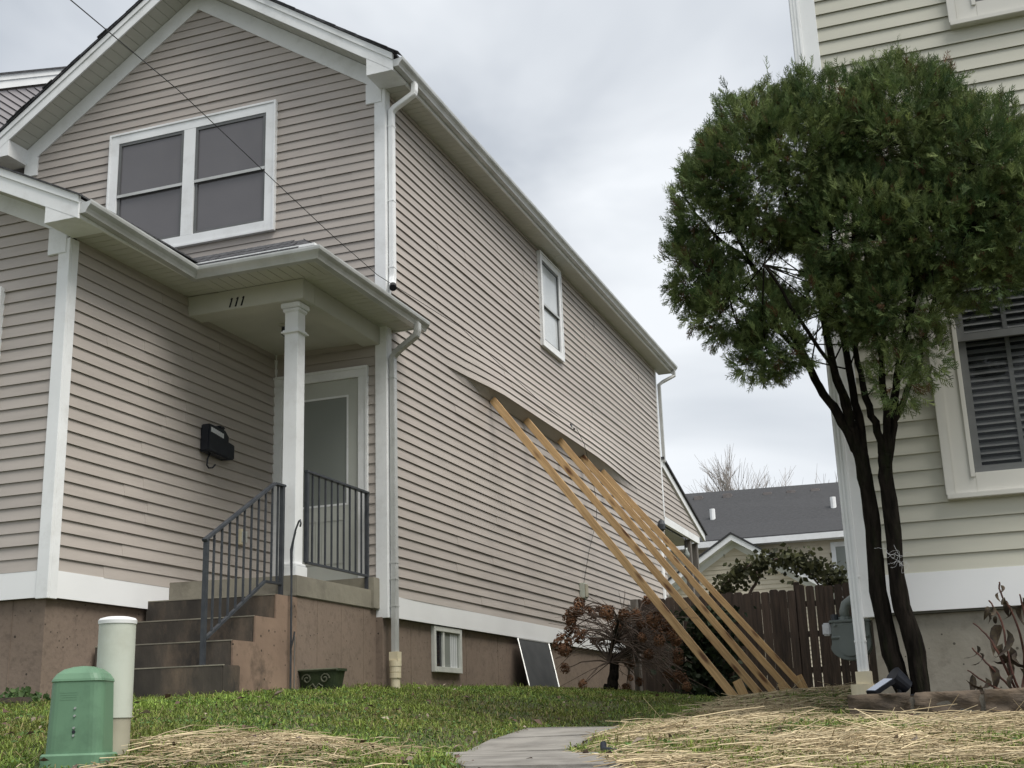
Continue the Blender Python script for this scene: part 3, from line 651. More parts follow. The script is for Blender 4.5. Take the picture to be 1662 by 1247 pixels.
# storm door
df = MB(); df.fbox(Ff, -1.272, -1.165, 0, .04, .25, 2.44); df.fbox(Ff, -.29, -.182, 0, .04, .372, 2.44); df.fbox(Ff, -1.272, -.182, 0, .039, 2.44, 2.548)
df.fbox(Ff, -.206, -.180, .04, .052, .372, 2.549); df.fbox(Ff, -1.275, -.206, .04, .052, 2.52, 2.55)
door = df.build('door_casing', M['white'], house, bevel=.003)
dl = MB(); dl.fbox(Ff, -1.163, -1.045, -.012, .012, .385, 2.437); dl.fbox(Ff, -.41, -.292, -.012, .012, .385, 2.437); dl.fbox(Ff, -1.045, -.41, -.012, .011, 2.27, 2.437); dl.fbox(Ff, -1.045, -.41, -.012, .011, .385, 1.13)
for a, b_ in ((-1.0, -.76), (-.70, -.46)):
    dl.fbox(Ff, a, b_, .0115, .017, .55, .56); dl.fbox(Ff, a, b_, .0115, .017, .98, .99); dl.fbox(Ff, a, a+.01, .0115, .017, .56, .98); dl.fbox(Ff, b_-.01, b_, .0115, .017, .56, .98)
do = dl.build('storm_door', M['doorp'], house, bevel=.002)
MB().fbox(Ff, -1.045, -.41, .002, .006, 1.13, 2.27).build('pane', M['panel'], do)
fr = MB(); fr.fbox(Ff, -1.045, -1.025, .0, .014, 1.13, 2.27); fr.fbox(Ff, -.43, -.41, .0, .014, 1.13, 2.27); fr.fbox(Ff, -1.025, -.43, .0, .0135, 2.25, 2.27); fr.fbox(Ff, -1.025, -.43, 0, .0135, 1.13, 1.15)
fr.build('pane_frame', M['white'], do)
MB().fbox(Ff, -1.16, -.29, -.01, .06, .374, .384).build('threshold', M['gutter'], do)

# rear lean-to porch
lt = MB(); lt.prism([(-.06, L, 2.74), (-.06, 15.5, 2.74), (-.06, 15.86, 2.84), (-.06, L, 3.77)], (.06, 0, 0))
lto = lt.build('wall', M['sheath'], house); lto['label'] = 'rear lean-to gable'
k = 0
while 2.75+k*CRS < 3.70:
    z = 2.75+k*CRS; y1b = L+(3.76-z)*3.6/.97; y1t = L+max(.0, (3.76-z-CRS))*3.6/.97
    if y1b-L > .08: board(Fs, (L+.06, L+.06, min(y1b, 15.6), max(min(y1t, 15.6), L+.07)), z, min(CRS, 3.76-z), M['beige'], lto)
    k += 1
MB().box(-.05, .02, L, 15.5, 2.60, 2.745).build('porch_beam', M['white'], house)
MB().prism([(-.0, L+.02, 3.70), (-.0, 16.0, 2.72), (-.0, 16.0, 2.87), (-.0, L+.02, 3.85)], (.05, 0, 0)).build('rake_fascia', M['white'], house)
MB().prism([(-MW, L, 3.86), (-MW, 16.1, 2.86), (-MW, 16.1, 2.90), (-MW, L, 3.90)], (MW+.09, 0, 0)).build('roof', M['shingle'], house)
MB().box(-.14, -.01, 14.65, 14.79, -.8, 2.60).build('porch_post', M['graywood'], house)
MB().box(-.14, -.01, 15.3, 15.43, -.8, 2.60).build('porch_post', M['graywood'], house)
MB().box(-MW, -.1, L+.02, 15.4, 2.58, 2.597).build('porch_ceiling', M['soffit'], house)
MB().box(-MW, -.05, L+.02, 15.4, -.3, -.12).build('porch_floor', M['graywood'], house)
MB().tube([(.03, 11.75, -.5), (.03, 11.75, 2.3)], .045, 10).build('vent_pipe', M['white'], house)
# house number: three slanted black strokes on the front beam
for i in range(3):
    x0 = -.815+i*.062
    MB().prism([(x0-.004, -1.622, 2.772), (x0+.010, -1.622, 2.772), (x0+.034, -1.622, 2.858), (x0+.024, -1.622, 2.862), (x0+.010, -1.622, 2.846), (x0+.019, -1.622, 2.845)], (0, -.006, 0)).build('house_number', M['black'], house)

# ------------------------------------------------------------------ things fixed to or standing by the beige house
t = empty('mailbox', (WX, -1.1, 1.4)); tag(t, 'black wall mailbox with white label and hooked strap on the wing siding', 'mailbox')
MB().prism([(WX+.018, -1.37, 1.50), (WX+.018, -1.02, 1.48), (WX+.018, -1.02, 1.70), (WX+.018, -1.09, 1.755), (WX+.018, -1.36, 1.765)], (.10, 0, 0)).build('body', M['black'], t, bevel=.012)
MB().prism([(WX+.018, -1.03, 1.475), (WX+.018, -.90, 1.50), (WX+.018, -.90, 1.64), (WX+.018, -1.03, 1.66)], (.085, 0, 0)).build('side_pocket', M['black'], t, bevel=.008)
MB().box(WX+.03, WX+.11, -1.17, -1.08, 1.755, 1.785).build('lid_hinge', M['black'], t, bevel=.01)
lb = MB()
for i in range(7): lb.box(WX+.1185, WX+.1215, -1.335+i*.031, -1.335+i*.031+.026, 1.688-.004*i, 1.733-.004*i)
lb.build('label_strip', M['label'], t)
MB().tube([(WX+.07, -1.27, 1.50), (WX+.06, -1.29, 1.44), (WX+.06, -1.30, 1.38), (WX+.07, -1.285, 1.355), (WX+.09, -1.25, 1.36), (WX+.10, -1.22, 1.395)], .008, 8).build('hook', M['black'], t, smooth=True)

t = empty('outlet_box', (WX, -.6, .8)); tag(t, 'small ivory covered outlet on the siding behind the stair railing', 'outlet')
MB().box(WX+.015, WX+.05, -.67, -.60, .715, .87).build('cover', M['tan'], t, bevel=.006); MB().box(WX+.05, WX+.06, -.655, -.615, .74, .845).build('flap', M['vent'], t, bevel=.003)
MB().box(WX+.015, WX+.035, -.55, -.53, .75, .86).build('side_plate', M['vent'], t)
t = empty('porch_light', (-.6, -.85, 2.75)); tag(t, 'dark square lantern under the porch ceiling behind the column', 'lamp')
MB().box(-.70, -.52, -.93, -.75, 2.775, 2.80).build('canopy', M['soffit'], t, bevel=.005); MB().box(-.68, -.54, -.91, -.77, 2.69, 2.775).build('cage', M['iron'], t, bevel=.004); MB().box(-.67, -.55, -.90, -.78, 2.68, 2.6895).build('pane', M['panel'], t)

def railing(name, label, posts, top, bot, bal, group=None):
    t = empty(name, posts[0][0]); tag(t, label, 'railing', group)
    for a, b_ in posts: MB().bar(a, b_, .034, .034, (0, 1, 0)).build('post', M['iron'], t)
    for a, b_ in zip(top, top[1:]): MB().bar(a, b_, .045, .022).build('top_rail', M['iron'], t, bevel=.003)
    for a, b_ in zip(bot, bot[1:]): MB().bar(a, b_, .03, .02).build('bottom_rail', M['iron'], t)
    for a, b_ in bal: MB().bar(a, b_, .015, .015, (0, 1, 0)).build('baluster', M['iron'], t)
    return t
xr = -.22
A = Vector((xr, -2.77, .425)); B = Vector((xr, -1.76, 1.03)); C_ = Vector((xr, -1.625, 1.035)); E_ = Vector((xr, -1.625, .07))
lb0 = Vector((xr, -2.745, -.34)); lb1 = Vector((xr, -1.895, .175)); lb2 = Vector((xr, -1.64, .18))
bal = []
for i in range(1, 10):
    y = -2.77+(1.01)*i/9.3; zt_ = .425+(y+2.77)/1.01*.605; zb_ = -.34+(min(y, -1.895)+2.745)/.85*.515
    bal.append(((xr, y, zb_), (xr, y, min(zt_, 1.03))))
bal.append(((xr, -1.70, .18), (xr, -1.70, 1.03)))
railing('stair_railing', 'sloping black iron handrail with balusters climbing the front steps', [((xr, -2.77, -.545), A), (E_, C_)], [A - Vector((0, .03, .018)), B, C_ + Vector((0, .03, 0))], [lb0, lb1, lb2], bal)
xp = -.13
bal = [((xp, y, .385), (xp, y, 1.19)) for y in np.linspace(-1.25, -.28, 9)]
railing('porch_railing', 'level black iron railing between the porch column and the house corner', [((xp, -1.355, .385), (xp, -1.355, 1.2)), ((xp, -.16, .25), (xp, -.16, 1.2))], [(xp, -1.375, 1.2), (xp, -.14, 1.2)], [(xp, -1.355, .385), (xp, -.16, .385)], bal)

t = empty('garden_hook', (-.06, -1.72, -.68)); tag(t, 'slim dark garden hook pole standing before the stoop', 'hook')
MB().tube([(-.06, -1.72, -.75), (-.065, -1.72, .45)], .009, 8).build('pole', M['iron'], t)
MB().tube([(-.065, -1.72, .2), (-.075, -1.72, .45), (-.03, -1.72, .62), (.0, -1.72, .69), (.012, -1.72, .70), (.02, -1.72, .67), (.012, -1.72, .64)], .008, 6).build('hook', M['iron'], t, smooth=True)
MB().tube([(-.075, -1.72, .33), (-.05, -1.72, .52), (-.03, -1.72, .60)], .006, 6).build('brace', M['iron'], t)
MB().tube([(-.06, -1.73, -.40), (-.028, -1.73, -.28), (-.022, -1.73, -.24)], .007, 6).build('foot_step', M['iron'], t); MB().tube([(-.025, -1.72, -.28), (-.025, -1.72, -.75)], .006, 6).build('second_prong', M['graywood'], t)

t = empty('flower_pot', (.05, -1.42, -.72)); tag(t, 'dark green trough planter with scroll relief in the grass below the stoop', 'planter')
pr = [(-.165, -.72), (.165, -.72), (.205, -.56), (-.205, -.56)]
pb = MB(); vs = []
for hx, hy, z in ((.16, .07, -.78), (.175, .08, -.70), (.20, .10, -.565), (.215, .112, -.565), (.215, .112, -.545), (.195, .095, -.545), (.185, .085, -.60)):
    for k in range(24):
        a = 2*math.pi*k/24; cc, ss = math.cos(a), math.sin(a); p = .45
        vs.append((.065+hx*math.copysign(abs(cc)**p, cc), -1.42+hy*math.copysign(abs(ss)**p, ss), z))
pb.add(vs, [(i*24+k, i*24+(k+1) % 24, (i+1)*24+(k+1) % 24, (i+1)*24+k) for i in range(6) for k in range(24)] + [tuple(range(144, 168))])
pb.build('pot', M['planter'], t)
sp = MB()
for sg in (-1, 1):
    pts = []
    for k in range(22):
        a = k*.42; r_ = .045*(1-k/26); pts.append((.065+sg*(.085+r_*math.cos(a)), -1.515-.004, -.625+r_*math.sin(a)))
    sp.tube(pts, .007, 5)
    sp.tube([(.065, -1.515, -.70), (.065+sg*.03, -1.516, -.665), (.065+sg*.07, -1.516, -.69)], .007, 5)
sp.build('scroll_relief', M['moss'], t)
rm = MB()
rm.tube([(.065-.205, -1.526, -.55), (.065+.205, -1.526, -.55)], .010, 6); rm.build('rim', M['moss'], t)

# leaning screen against the foundation
t = empty('window_screen', (.3, 3.9, -.65)); tag(t, 'dark window screen with thin white frame leaning on the foundation', 'screen')
p0, p1, p2, p3 = Vector((.045, 3.60, -.02)), Vector((.045, 4.80, -.02)), Vector((.30, 4.42, g(.3, 4.4)-.02)), Vector((.30, 3.28, g(.3, 3.3)-.02))
MB().prism([p0, p1, p2, p3], (.004, 0, .002)).build('mesh_panel', M['screen2'], t)
for a, b_ in ((p0, p1), (p1, p2), (p2, p3), (p3, p0)): MB().bar(a+Vector((.006, 0, .003)), b_+Vector((.006, 0, .003)), .012, .012).build('frame_bar', M['gutter'], t)

# utility box and cables on the side wall
t = empty('utility_box', (.02, 6.49, .7)); tag(t, 'small grey telephone box on the side wall above the dried shrub', 'utility box')
MB().box(.02, .10, 6.40, 6.58, .70, .92).build('case', M['pvc'], t, bevel=.01); MB().box(.10, .112, 6.415, 6.565, .715, .905).build('cover', M['pvc2'], t, bevel=.005)
MB().tube([(.06, 6.47, .71), (.06, 6.47, .64)], .012, 6).build('conduit', M['cable'], t); MB().tube([(.05, 6.53, .71), (.05, 6.55, .66)], .01, 6).build('conduit', M['cable'], t)
t = MB().tube([(.08, 6.45, .92), (.09, 6.75, 1.4), (.09, 7.25, 1.95), (.10, 7.3, 2.25), (.14, 6.9, 2.65), (.16, 6.55, 3.0), (.14, 6.25, 3.18)], .004, 6).build('wall_cable', M['cable'], None, smooth=True)
tag(t, 'thin dark cable looping down the side wall to the utility box', 'cable')
S = at(114.5, 0, -6.3); S2 = at(-60, -140, -8.4)
t = empty('overhead_wire', (.05, 6.1, 3.2)); tag(t, 'black service wire slanting across the gable to the side wall', 'wire')
w0 = [S2, S, at(290, 147, -4.0), at(460, 308, -2.35), at(540, 383, -1.45), at(612, 446, -.35), Vector((.22, 1.55, 3.36)), Vector((.15, 3.5, 3.27)), Vector((.10, 5.2, 3.2)), Vector((.09, 6.1, 3.2))]
MB().tube(w0, .0034, 6).build('line', M['cable'], t, smooth=True)
MB().box(.03, .11, 6.08, 6.14, 3.16, 3.22).build('clamp', M['iron'], t); MB().tube([(.02, 6.2, 3.2), (.13, 6.2, 3.16)], .018, 8).build('insulator', M['iron'], t)

# wall light at the back corner
t = empty('wall_lantern', (.03, 11.6, 2.4)); tag(t, 'small round lantern high on the wall by the rear porch', 'lamp')
MB().lathe((.1, 11.6, 2.45), [(.03, -.1), (.07, -.06), (.075, .03), (.05, .1), (.02, .12)], 12).build('shade', M['iron'], t); MB().box(.017, .1, 11.57, 11.63, 2.33, 2.5).build('bracket', M['white'], t)
t = empty('string_bulb', (-.05, 14.3, 2.3)); tag(t, 'clear hanging bulb under the rear porch roof', 'bulb')
MB().lathe((-.03, 14.3, 2.28), [(.02, -.14), (.06, -.08), (.065, -.03), (.03, .05), (.03, .1)], 12).build('globe', M['panel'], t, smooth=True); MB().tube([(-.03, 14.3, 2.38), (-.03, 14.3, 2.58)], .008, 6).build('cord', M['cable'], t)

# ------------------------------------------------------------------ timber braces
br = [(2.964, 2.853, 2.859), (4.212, 2.865, 2.973), (5.629, 2.893, 2.955), (6.779, 2.855, 3.03), (7.858, 2.82, 3.137)]   # y, top z, foot x at z = -.95
lab = ['nearest raking timber brace, its foot against a leaning stake', 'second raking timber brace from the street, no stake at its foot', 'middle raking timber brace of five, short stake at its foot',
       'fourth raking timber brace from the street, between two staked ones', 'farthest raking timber brace, beside the fence with a tall stake']
def plank(name, a, b, w_, h_, mat, tw=0):   # local Z along the piece
    a = Vector(a); b = Vector(b); d = b-a; ln = d.length
    me = MB().box(-w_/2, w_/2, -h_/2, h_/2, 0, ln).mesh(name, mat, bevel=.003)
    o = bpy.data.objects.new(name, me); COL.objects.link(o)
    z = d.normalized(); y = Vector((0, 1, 0)); y = (y - z*y.dot(z)).normalized(); x = y.cross(z)
    o.matrix_world = Matrix(((x.x, y.x, z.x, a.x), (x.y, y.y, z.y, a.y), (x.z, y.z, z.z, a.z), (0, 0, 0, 1)))
    return o
for i, (y, zt_, xb) in enumerate(br):
    tag(plank('timber_brace', (xb, y, -.95), (.05, y, zt_+.01), .09, .04, M['pine']), lab[i], 'brace', 'braces propping the side wall')
for a_, b_, lb_ in (((2.96, 2.915, -1.0), (2.82, 2.915, -.655), 'leaning wooden stake at the foot of the nearest brace'), ((3.06, 5.58, -1.0), (2.91, 5.58, -.63), 'short wooden stake at the foot of the middle brace'),
                    ((3.05, 7.80, -1.0), (2.85, 7.80, -.475), 'tall wooden stake at the foot of the farthest brace')):
    tag(plank('wooden_stake', a_, b_, .098, .04, M['pine']), lb_, 'stake', 'stakes holding the braces')

# ------------------------------------------------------------------ the neighbour house on the right
RY, RXL = -2.36, 4.655
nh = empty('sage_house', (RXL, RY, -.4)); tag(nh, 'pale sage clapboard house with white corner trim at right', 'house')
Fr = frame((0, RY, 0), (1, 0, 0), (0, -1, 0)); RC = .1143
def holed(m, x0, x1, y0, y1, z0, z1, holes):
    zs = sorted({z0, z1} | {h[2] for h in holes} | {h[3] for h in holes})
    for a, b_ in zip(zs, zs[1:]):
        xs = x0
        for h in sorted(h for h in holes if h[2] <= a and h[3] >= b_):
            m.box(xs, h[0], y0, y1, a, b_); xs = h[1]
        m.box(xs, x1, y0, y1, a, b_)
    return m
wr = holed(MB(), RXL, 10, RY, RY+.1, -.44, 5.7, [(5.40, 6.60, .42, 2.32), (5.83, 7.05, 3.84, 5.40)]).build('wall', M['gsheath'], nh)
side_wall(Fr, RXL+.09, 9.98, -.18, 5.6, M['sage'], wr, [(5.33, 6.65, .38, 2.32), (5.78, 7.1, 3.83, 5.5)], crs=RC)
MB().box(RXL, RXL+.1, RY+.1, 8, -.44, 5.7).box(9.9, 10, RY+.1, 8, -.44, 5.7).box(RXL+.1, 9.9, 7.9, 8, -.44, 5.7).build('wall', M['sage'], nh)
MB().box(RXL-.25, 10.25, RY-.3, 8.3, 5.71, 5.8).build('soffit', M['white'], nh); MB().prism([(RXL-.25, RY-.3, 5.81), (10.25, RY-.3, 5.81), (7.45, RY-.3, 7.1)], (0, 8.3-RY+.3, 0)).build('roof', M['shingle'], nh)  # unseen roof, shaped low so it blocks less light from the side wall
MB().box(RXL+.07, 10, RY-.024, RY, -.425, -.176).build('skirt_board', M['whiteb'], nh)
corner(RXL, RY, -.447, 5.7, -1, -1, wdt=.095, t=.03, parent=nh)
MB().box(RXL+.03, 10, RY+.04, RY+.2, -1.4, -.442).box(RXL+.03, RXL+.2, RY+.2, 8, -1.4, -.442).build('foundation', M['conc'], nh)
# large window
def big_window(u0, u1, z0, z1, parent):
    c = MB(); tw = .19; pr_ = .05
    c.fbox(Fr, u0, u0+tw, 0, pr_, z0, z1); c.fbox(Fr, u1-tw, u1, 0, pr_, z0, z1); c.fbox(Fr, u0+tw, u1-tw, 0, pr_-.001, z0, z0+.13); c.fbox(Fr, u0+tw, u1-tw, 0, pr_-.001, z1-.13, z1)
    c.fbox(Fr, u0-.006, u0+.05, pr_, pr_+.018, z0-.006, z1); c.fbox(Fr, u0+.05, u0+.066, pr_, pr_+.008, z0, z1); c.fbox(Fr, u0+tw-.03, u0+tw, pr_, pr_+.012, z0+.1, z1)
    c.fbox(Fr, u0, u1, 0, pr_+.03, z0-.035, z0-.0005)
    wo = c.build('window', M['taupe'], parent, bevel=.003)
    a, b_ = u0+tw, u1-tw; zr = (z0+z1)/2+.02
    for za, zb, n0 in ((zr-.03, z1-.13, .0), (z0+.13, zr+.03, -.025)):
        s = MB(); sw_ = .05
        s.fbox(Fr, a, a+sw_, n0, n0+.03, za, zb); s.fbox(Fr, b_-sw_, b_, n0, n0+.03, za, zb); s.fbox(Fr, a+sw_, b_-sw_, n0, n0+.029, zb-sw_, zb); s.fbox(Fr, a+sw_, b_-sw_, n0, n0+.029, za, za+sw_)
        s.build('sash', M['gframe'], wo)
        MB().fbox(Fr, a+sw_, b_-sw_, n0+.012, n0+.016, za+sw_, zb-sw_).build('pane', M['pane2'], wo)
    MB().fbox(Fr, a, b_, -.09, -.085, z0+.12, z1-.12).build('dark_room_sheet', M['black'], wo)  # black sheet stands in for the unlit room behind the blinds
    z = z0+.16; k = 0
    while z < z1-.15:                   # each blind slat
        MB().add([Fr(a+.03, -.035, z), Fr(b_-.03, -.035, z), Fr(b_-.03, -.065, z+.034), Fr(a+.03, -.065, z+.034), Fr(a+.03, -.033, z+.002), Fr(b_-.03, -.033, z+.002), Fr(b_-.03, -.063, z+.036), Fr(a+.03, -.063, z+.036)],
                 [(0, 1, 2, 3), (7, 6, 5, 4), (0, 4, 5, 1), (1, 5, 6, 2), (2, 6, 7, 3), (3, 7, 4, 0)]).build('blind_slat', M['blind'], wo)
        z += .05
    tp = MB()
    for x in (a+.3, b_-.3): tp.fbox(Fr, x, x+.03, -.032, -.03, z0+.15, z1-.15)
    tp.build('blind_tape', M['blind'], wo)
    return wo
M['pane2'] = glass_mat('clear_pane', (.015, .017, .018), .02, .72)
big_window(5.255, 6.75, .32, 2.42, nh); big_window(5.68, 7.2, 3.74, 5.5, nh)
# downspout on its left edge
dd = downspout([(RXL-.055, RY-.04, 5.65), (RXL-.055, RY-.04, -.80)], .07, .055, nh, M['white'], [(RXL-.055, RY-.04, -.60), (RXL-.055, RY-.04, -.18), (RXL-.055, RY-.04, 2.6)], side=(1, 0, 0))
rb = MB()
for x in (-.022, 0, .022): rb.box(RXL-.055+x-.004, RXL-.055+x+.004, RY-.073, RY-.066, -.8, 5.65)
rb.build('rib', M['white'], dd)
pv = MB(); pv.box(RXL-.105, RXL-.005, RY-.09, RY+.01, -.875, -.795); pv.lathe((RXL-.07, RY-.05, 0), [(.075, -.955), (.075, -.8755)], 18); pv.build('drain_adaptor', M['tan'], nh)
MB().lathe((RXL-.075, RY-.05, 0), [(.058, -1.3), (.058, -.9555)], 16).build('drain_pipe', M['cap'], nh)
MB().box(4.35, 4.656, 6.9, 7.3, 1.95, 2.35).build('vent_hood', M['white'], nh, bevel=.04)

# gas meter
gy = -1.55; t = empty('gas_meter', (4.5, gy, -.7)); tag(t, 'grey gas meter with bent pipe on the side of the sage house', 'gas meter')
pc = at(1382, 1042, gy); mx_, mz_ = pc.x, pc.z
m = MB(); n = 18; vs = []
prof = [(-.125, .125), (-.12, .135), (.145, .135), (.145, -.02)] + [(.145*math.cos(a), -.02-.115*math.sin(a)) for a in np.linspace(.15, math.pi-.15, 12)] + [(-.13, -.02)]
MB().prism([(mx_+a, gy-.09, mz_+b_) for a, b_ in prof], (0, .18, 0)).build('body', M['meter'], t, bevel=.012)
MB().box(mx_-.14, mx_+.155, gy-.10, gy+.10, mz_+.136, mz_+.155).build('top_flange', M['meter'], t, bevel=.006)
MB().tube([(mx_-.13+.26*i/10, gy-.095, mz_+.03) for i in range(11)], .012, 6).build('seam', M['meter'], t)
MB().tube([(mx_, gy-.1, mz_-.02), (mx_, gy-.115, mz_-.02)], .085, 18).build('drum_face', M['meter'], t)
MB().box(mx_-.19, mx_-.131, gy-.08, gy+.02, mz_+.05, mz_+.14).build('index_box', M['label'], t, bevel=.01)
MB().tube([(mx_-.03, gy, mz_+.155), (mx_-.03, gy, mz_+.22), (mx_-.015, gy, mz_+.27), (mx_+.03, gy, mz_+.30), (mx_+.09, gy, mz_+.305), (4.66, gy, mz_+.305)], .036, 12).build('inlet_pipe', M['meter'], t, smooth=True)
MB().tube([(mx_-.03, gy, mz_+.156), (mx_-.03, gy, mz_+.18)], .055, 12).build('coupling', M['meter'], t)
MB().tube([(mx_-.1, gy-.02, mz_+.156), (mx_-.1, gy-.02, mz_+.20)], .03, 10).build('regulator', M['iron'], t)
for dx in (-.1, .03, .11): MB().tube([(mx_+dx, gy-.1, mz_+.12), (mx_+dx, gy-.112, mz_+.12)], .011, 6).build('bolt', M['meter'], t)

# stone border
t = empty('stone_border', (5.2, -2.86, -1.05)); tag(t, 'low bed edging of rough brown sandstone blocks below the sage house', 'stone border')
x = 4.53; k = 0
sizes = [.37, .38, .36, .40, .36, .42, .38, .4, .36, .42]
while x < 8 and k < 10:
    wdt = sizes[k]; bmn = bmesh.new(); bmesh.ops.create_cube(bmn, size=1)
    bmesh.ops.subdivide_edges(bmn, edges=bmn.edges[:], cuts=5, use_grid_fill=True)
    hgt = random.uniform(.135, .155)
    for v in bmn.verts:
        f = 1-.045*(abs(v.co.x*2)**6+abs(v.co.z*2)**6)*.5
        v.co = Vector((v.co.x*wdt*f, v.co.y*.2*f, v.co.z*hgt*f)) + Vector((random.uniform(-.008, .008), random.uniform(-.009, .009)+.02*math.sin(v.co.x*9+k*2)*math.sin(v.co.z*7+k), random.uniform(-.006, .006)))
    me = bpy.data.meshes.new('stone'); bmn.to_mesh(me); bmn.free()
    for p in me.polygons: p.use_smooth = True
    me.materials.append(M['stone']); o = link('stone', me, None, t); o.location = Vector((x+wdt/2, -2.86+random.uniform(-.02, .02), -1.02))
    x += wdt+.022; k += 1
MB().box(4.54, 8.4, -2.93, -2.79, -1.25, -.975).build('mortar_bed', M['mortar'], t)
MB().box(4.6, 11, -2.79, -2.32, -1.4, -.965).build('bed_soil', M['soil'], None)
o = bpy.data.objects['bed_soil']; tag(o, 'dark soil of the narrow planting bed behind the stones', 'soil', kind='structure')

# solar spot light
t = empty('solar_spotlight', (4.8, -2.78, -.96)); tag(t, 'black garden spotlight with tilted solar panel at the tree foot', 'spotlight')
p = at(1404, 1122, -2.90); lv = Vector((.118, .055, .074)); sv = Vector((.062, -.03, -.004)); nv = lv.cross(sv).normalized()
nv = nv if nv.z > 0 else -nv
MB().prism([p, p+lv, p+lv+sv, p+sv], nv*-.034).build('panel_housing', M['black'], t, bevel=.004)
MB().prism([p+lv*.05+sv*.08, p+lv*.95+sv*.08, p+lv*.95+sv*.92, p+lv*.05+sv*.92], nv*.003).build('solar_panel', glass_mat('solar_cells', (.30, .33, .40), .12), t)
q = at(1463, 1105, -2.74)
MB().tube([q+Vector((-.05, -.02, .035)), q+Vector((.03, .03, -.04))], [.062, .045], 16).build('lamp_head', M['black'], t, smooth=False)
MB().tube([q+Vector((-.02, 0, -.02)), q+Vector((-.01, 0, -.14))], .014, 8).build('stake', M['black'], t); MB().box(q.x-.06, q.x+.08, q.y-.03, q.y+.03, -.985, -.955).build('foot', M['black'], t)

# ------------------------------------------------------------------ fence
FY = 9.25
t = empty('picket_fence', (2, FY, -.6)); tag(t, 'dark brown dog-ear picket fence closing the gap between the houses', 'fence')
x = .09; k = 0
pm_meshes = {}
while x < 4.62:
    wdt = random.choice([.125, .138, .138, .142]); gap = random.choice([.004, .006, .014, .018]) if x > 1.9 else random.choice([.002, .004])
    h1 = .90 + random.uniform(-.02, .02) + (.035 if x > 2.6 else 0); c_ = .025
    if 2.62 < x < 2.80 or x > 4.4: h1 += .05
    y = FY + random.uniform(-.006, .006)
    zb_ = -.8
    MB().prism([(x, y, zb_), (x+wdt, y, zb_), (x+wdt, y, h1-c_), (x+wdt-c_, y, h1), (x+c_, y, h1), (x, y, h1-c_)], (random.uniform(-.004, .004), .018, 0)).build('picket', M['fence'], t)
    x += wdt+gap; k += 1
for z in (-.4, .15, .62): MB().box(.05, 4.62, FY+.03, FY+.07, z, z+.09).build('rail', M['fence'], t)
MB().box(.06, .17, FY-.12, FY-.03, -.8, .90).build('post', M['graywood'], t, bevel=.004); MB().box(2.7, 2.79, FY+.075, FY+.165, -.8, 1.02).build('post', M['fence'], t)
# returning fence panel at the house side, seen end on
for i in range(4):
    MB().box(.175+i*.0, .195, FY-.12-.14*(i+1)+.003, FY-.12-.14*i, -.75, .86+random.uniform(-.03, .04)).build('picket', M['graywood'], t) if i < 1 else None

# ------------------------------------------------------------------ far house behind the fence
bh = empty('cream_house', (0, 28, -.6)); tag(bh, 'far cream house with grey shingle roof and low front gable behind the fence', 'house')
Fb = frame((0, 28, 0), (1, 0, 0), (0, -1, 0))
e0 = 4.32; wb = MB().box(-6, 9, 28, 28.2, -1, 4.2).build('wall', M['cream'], bh)
z = -.5; m = MB()
while z < 4.15: m.add([Fb(-5.9, .002, z+.125), Fb(8.9, .002, z+.125), Fb(8.9, .02, z), Fb(-5.9, .02, z), Fb(-5.9, 0, z), Fb(8.9, 0, z)], [(0, 1, 2, 3), (3, 2, 5, 4)]); z += .125
m.build('clapboards', M['cream'], bh)
MB().prism([(-8, 27.6, 4.30), (10, 27.6, 4.28), (10, 32.2, 6.42), (-8, 32.2, 6.72)], (0, 0, .08)).build('roof', M['farroof'], bh)
MB().box(-6.5, 9, 27.5, 27.6, 4.14, 4.32).build('gutter', M['white'], bh)
MB().box(-6.5, 9, 27.6, 28, 4.14, 4.16).build('soffit', M['white'], bh)
rv = bpy.data.objects
for (u, v) in ((1135, 808), (1182, 804), (1247, 802), (1285, 799), (1324, 796)):
    p = at(u, v, 31.8); MB().box(p.x-.15, p.x+.15, 31.5, 31.85, p.z-.3, p.z+.02).build('roof_vent', M['ventcap'], bh, bevel=.02)
for (u, v) in ((1157, 842), (1353, 823)):
    yy = next(y_ for y_ in np.arange(27.7, 32, .02) if at(u, v, y_).z < 4.39+.483*(y_-27.6)); p = at(u, v, yy)
    MB().tube([(p.x, yy, p.z-.3), (p.x, yy, p.z+.32)], .09, 8).build('vent_pipe', M['white'], bh)
window(Fb, bh, 1.55, 2.7, 2.35, 4.05, .1, pmat=M['panel'], rail=3.2, proud=.06)
# front gable
GY_ = 25.0; ap = at(1190, 870, GY_); gsl = .63
Fg = frame((0, GY_, 0), (1, 0, 0), (0, -1, 0))
hw_l, hw_r = 3.1, 3.1
gw = MB().prism([(ap.x-hw_l, GY_, -1), (ap.x+hw_r, GY_, -1), (ap.x+hw_r, GY_, ap.z-gsl*hw_r), (ap.x, GY_, ap.z-.12), (ap.x-hw_l, GY_, ap.z-gsl*hw_l)], (0, .15, 0)).build('wall', M['cream'], bh)
m = MB(); z = 0.
while z < ap.z-.35:
    hw = min(3.0, (ap.z-.25-z)/gsl); hw2 = min(3.0, (ap.z-.25-z-.125)/gsl)
    if hw2 > .05: m.add([Fg(ap.x-hw2, .002, z+.125), Fg(ap.x+hw2, .002, z+.125), Fg(ap.x+hw, .022, z), Fg(ap.x-hw, .022, z), Fg(ap.x-hw, 0, z), Fg(ap.x+hw, 0, z)], [(0, 1, 2, 3), (3, 2, 5, 4)])
    z += .125
m.build('clapboards', M['cream'], bh)
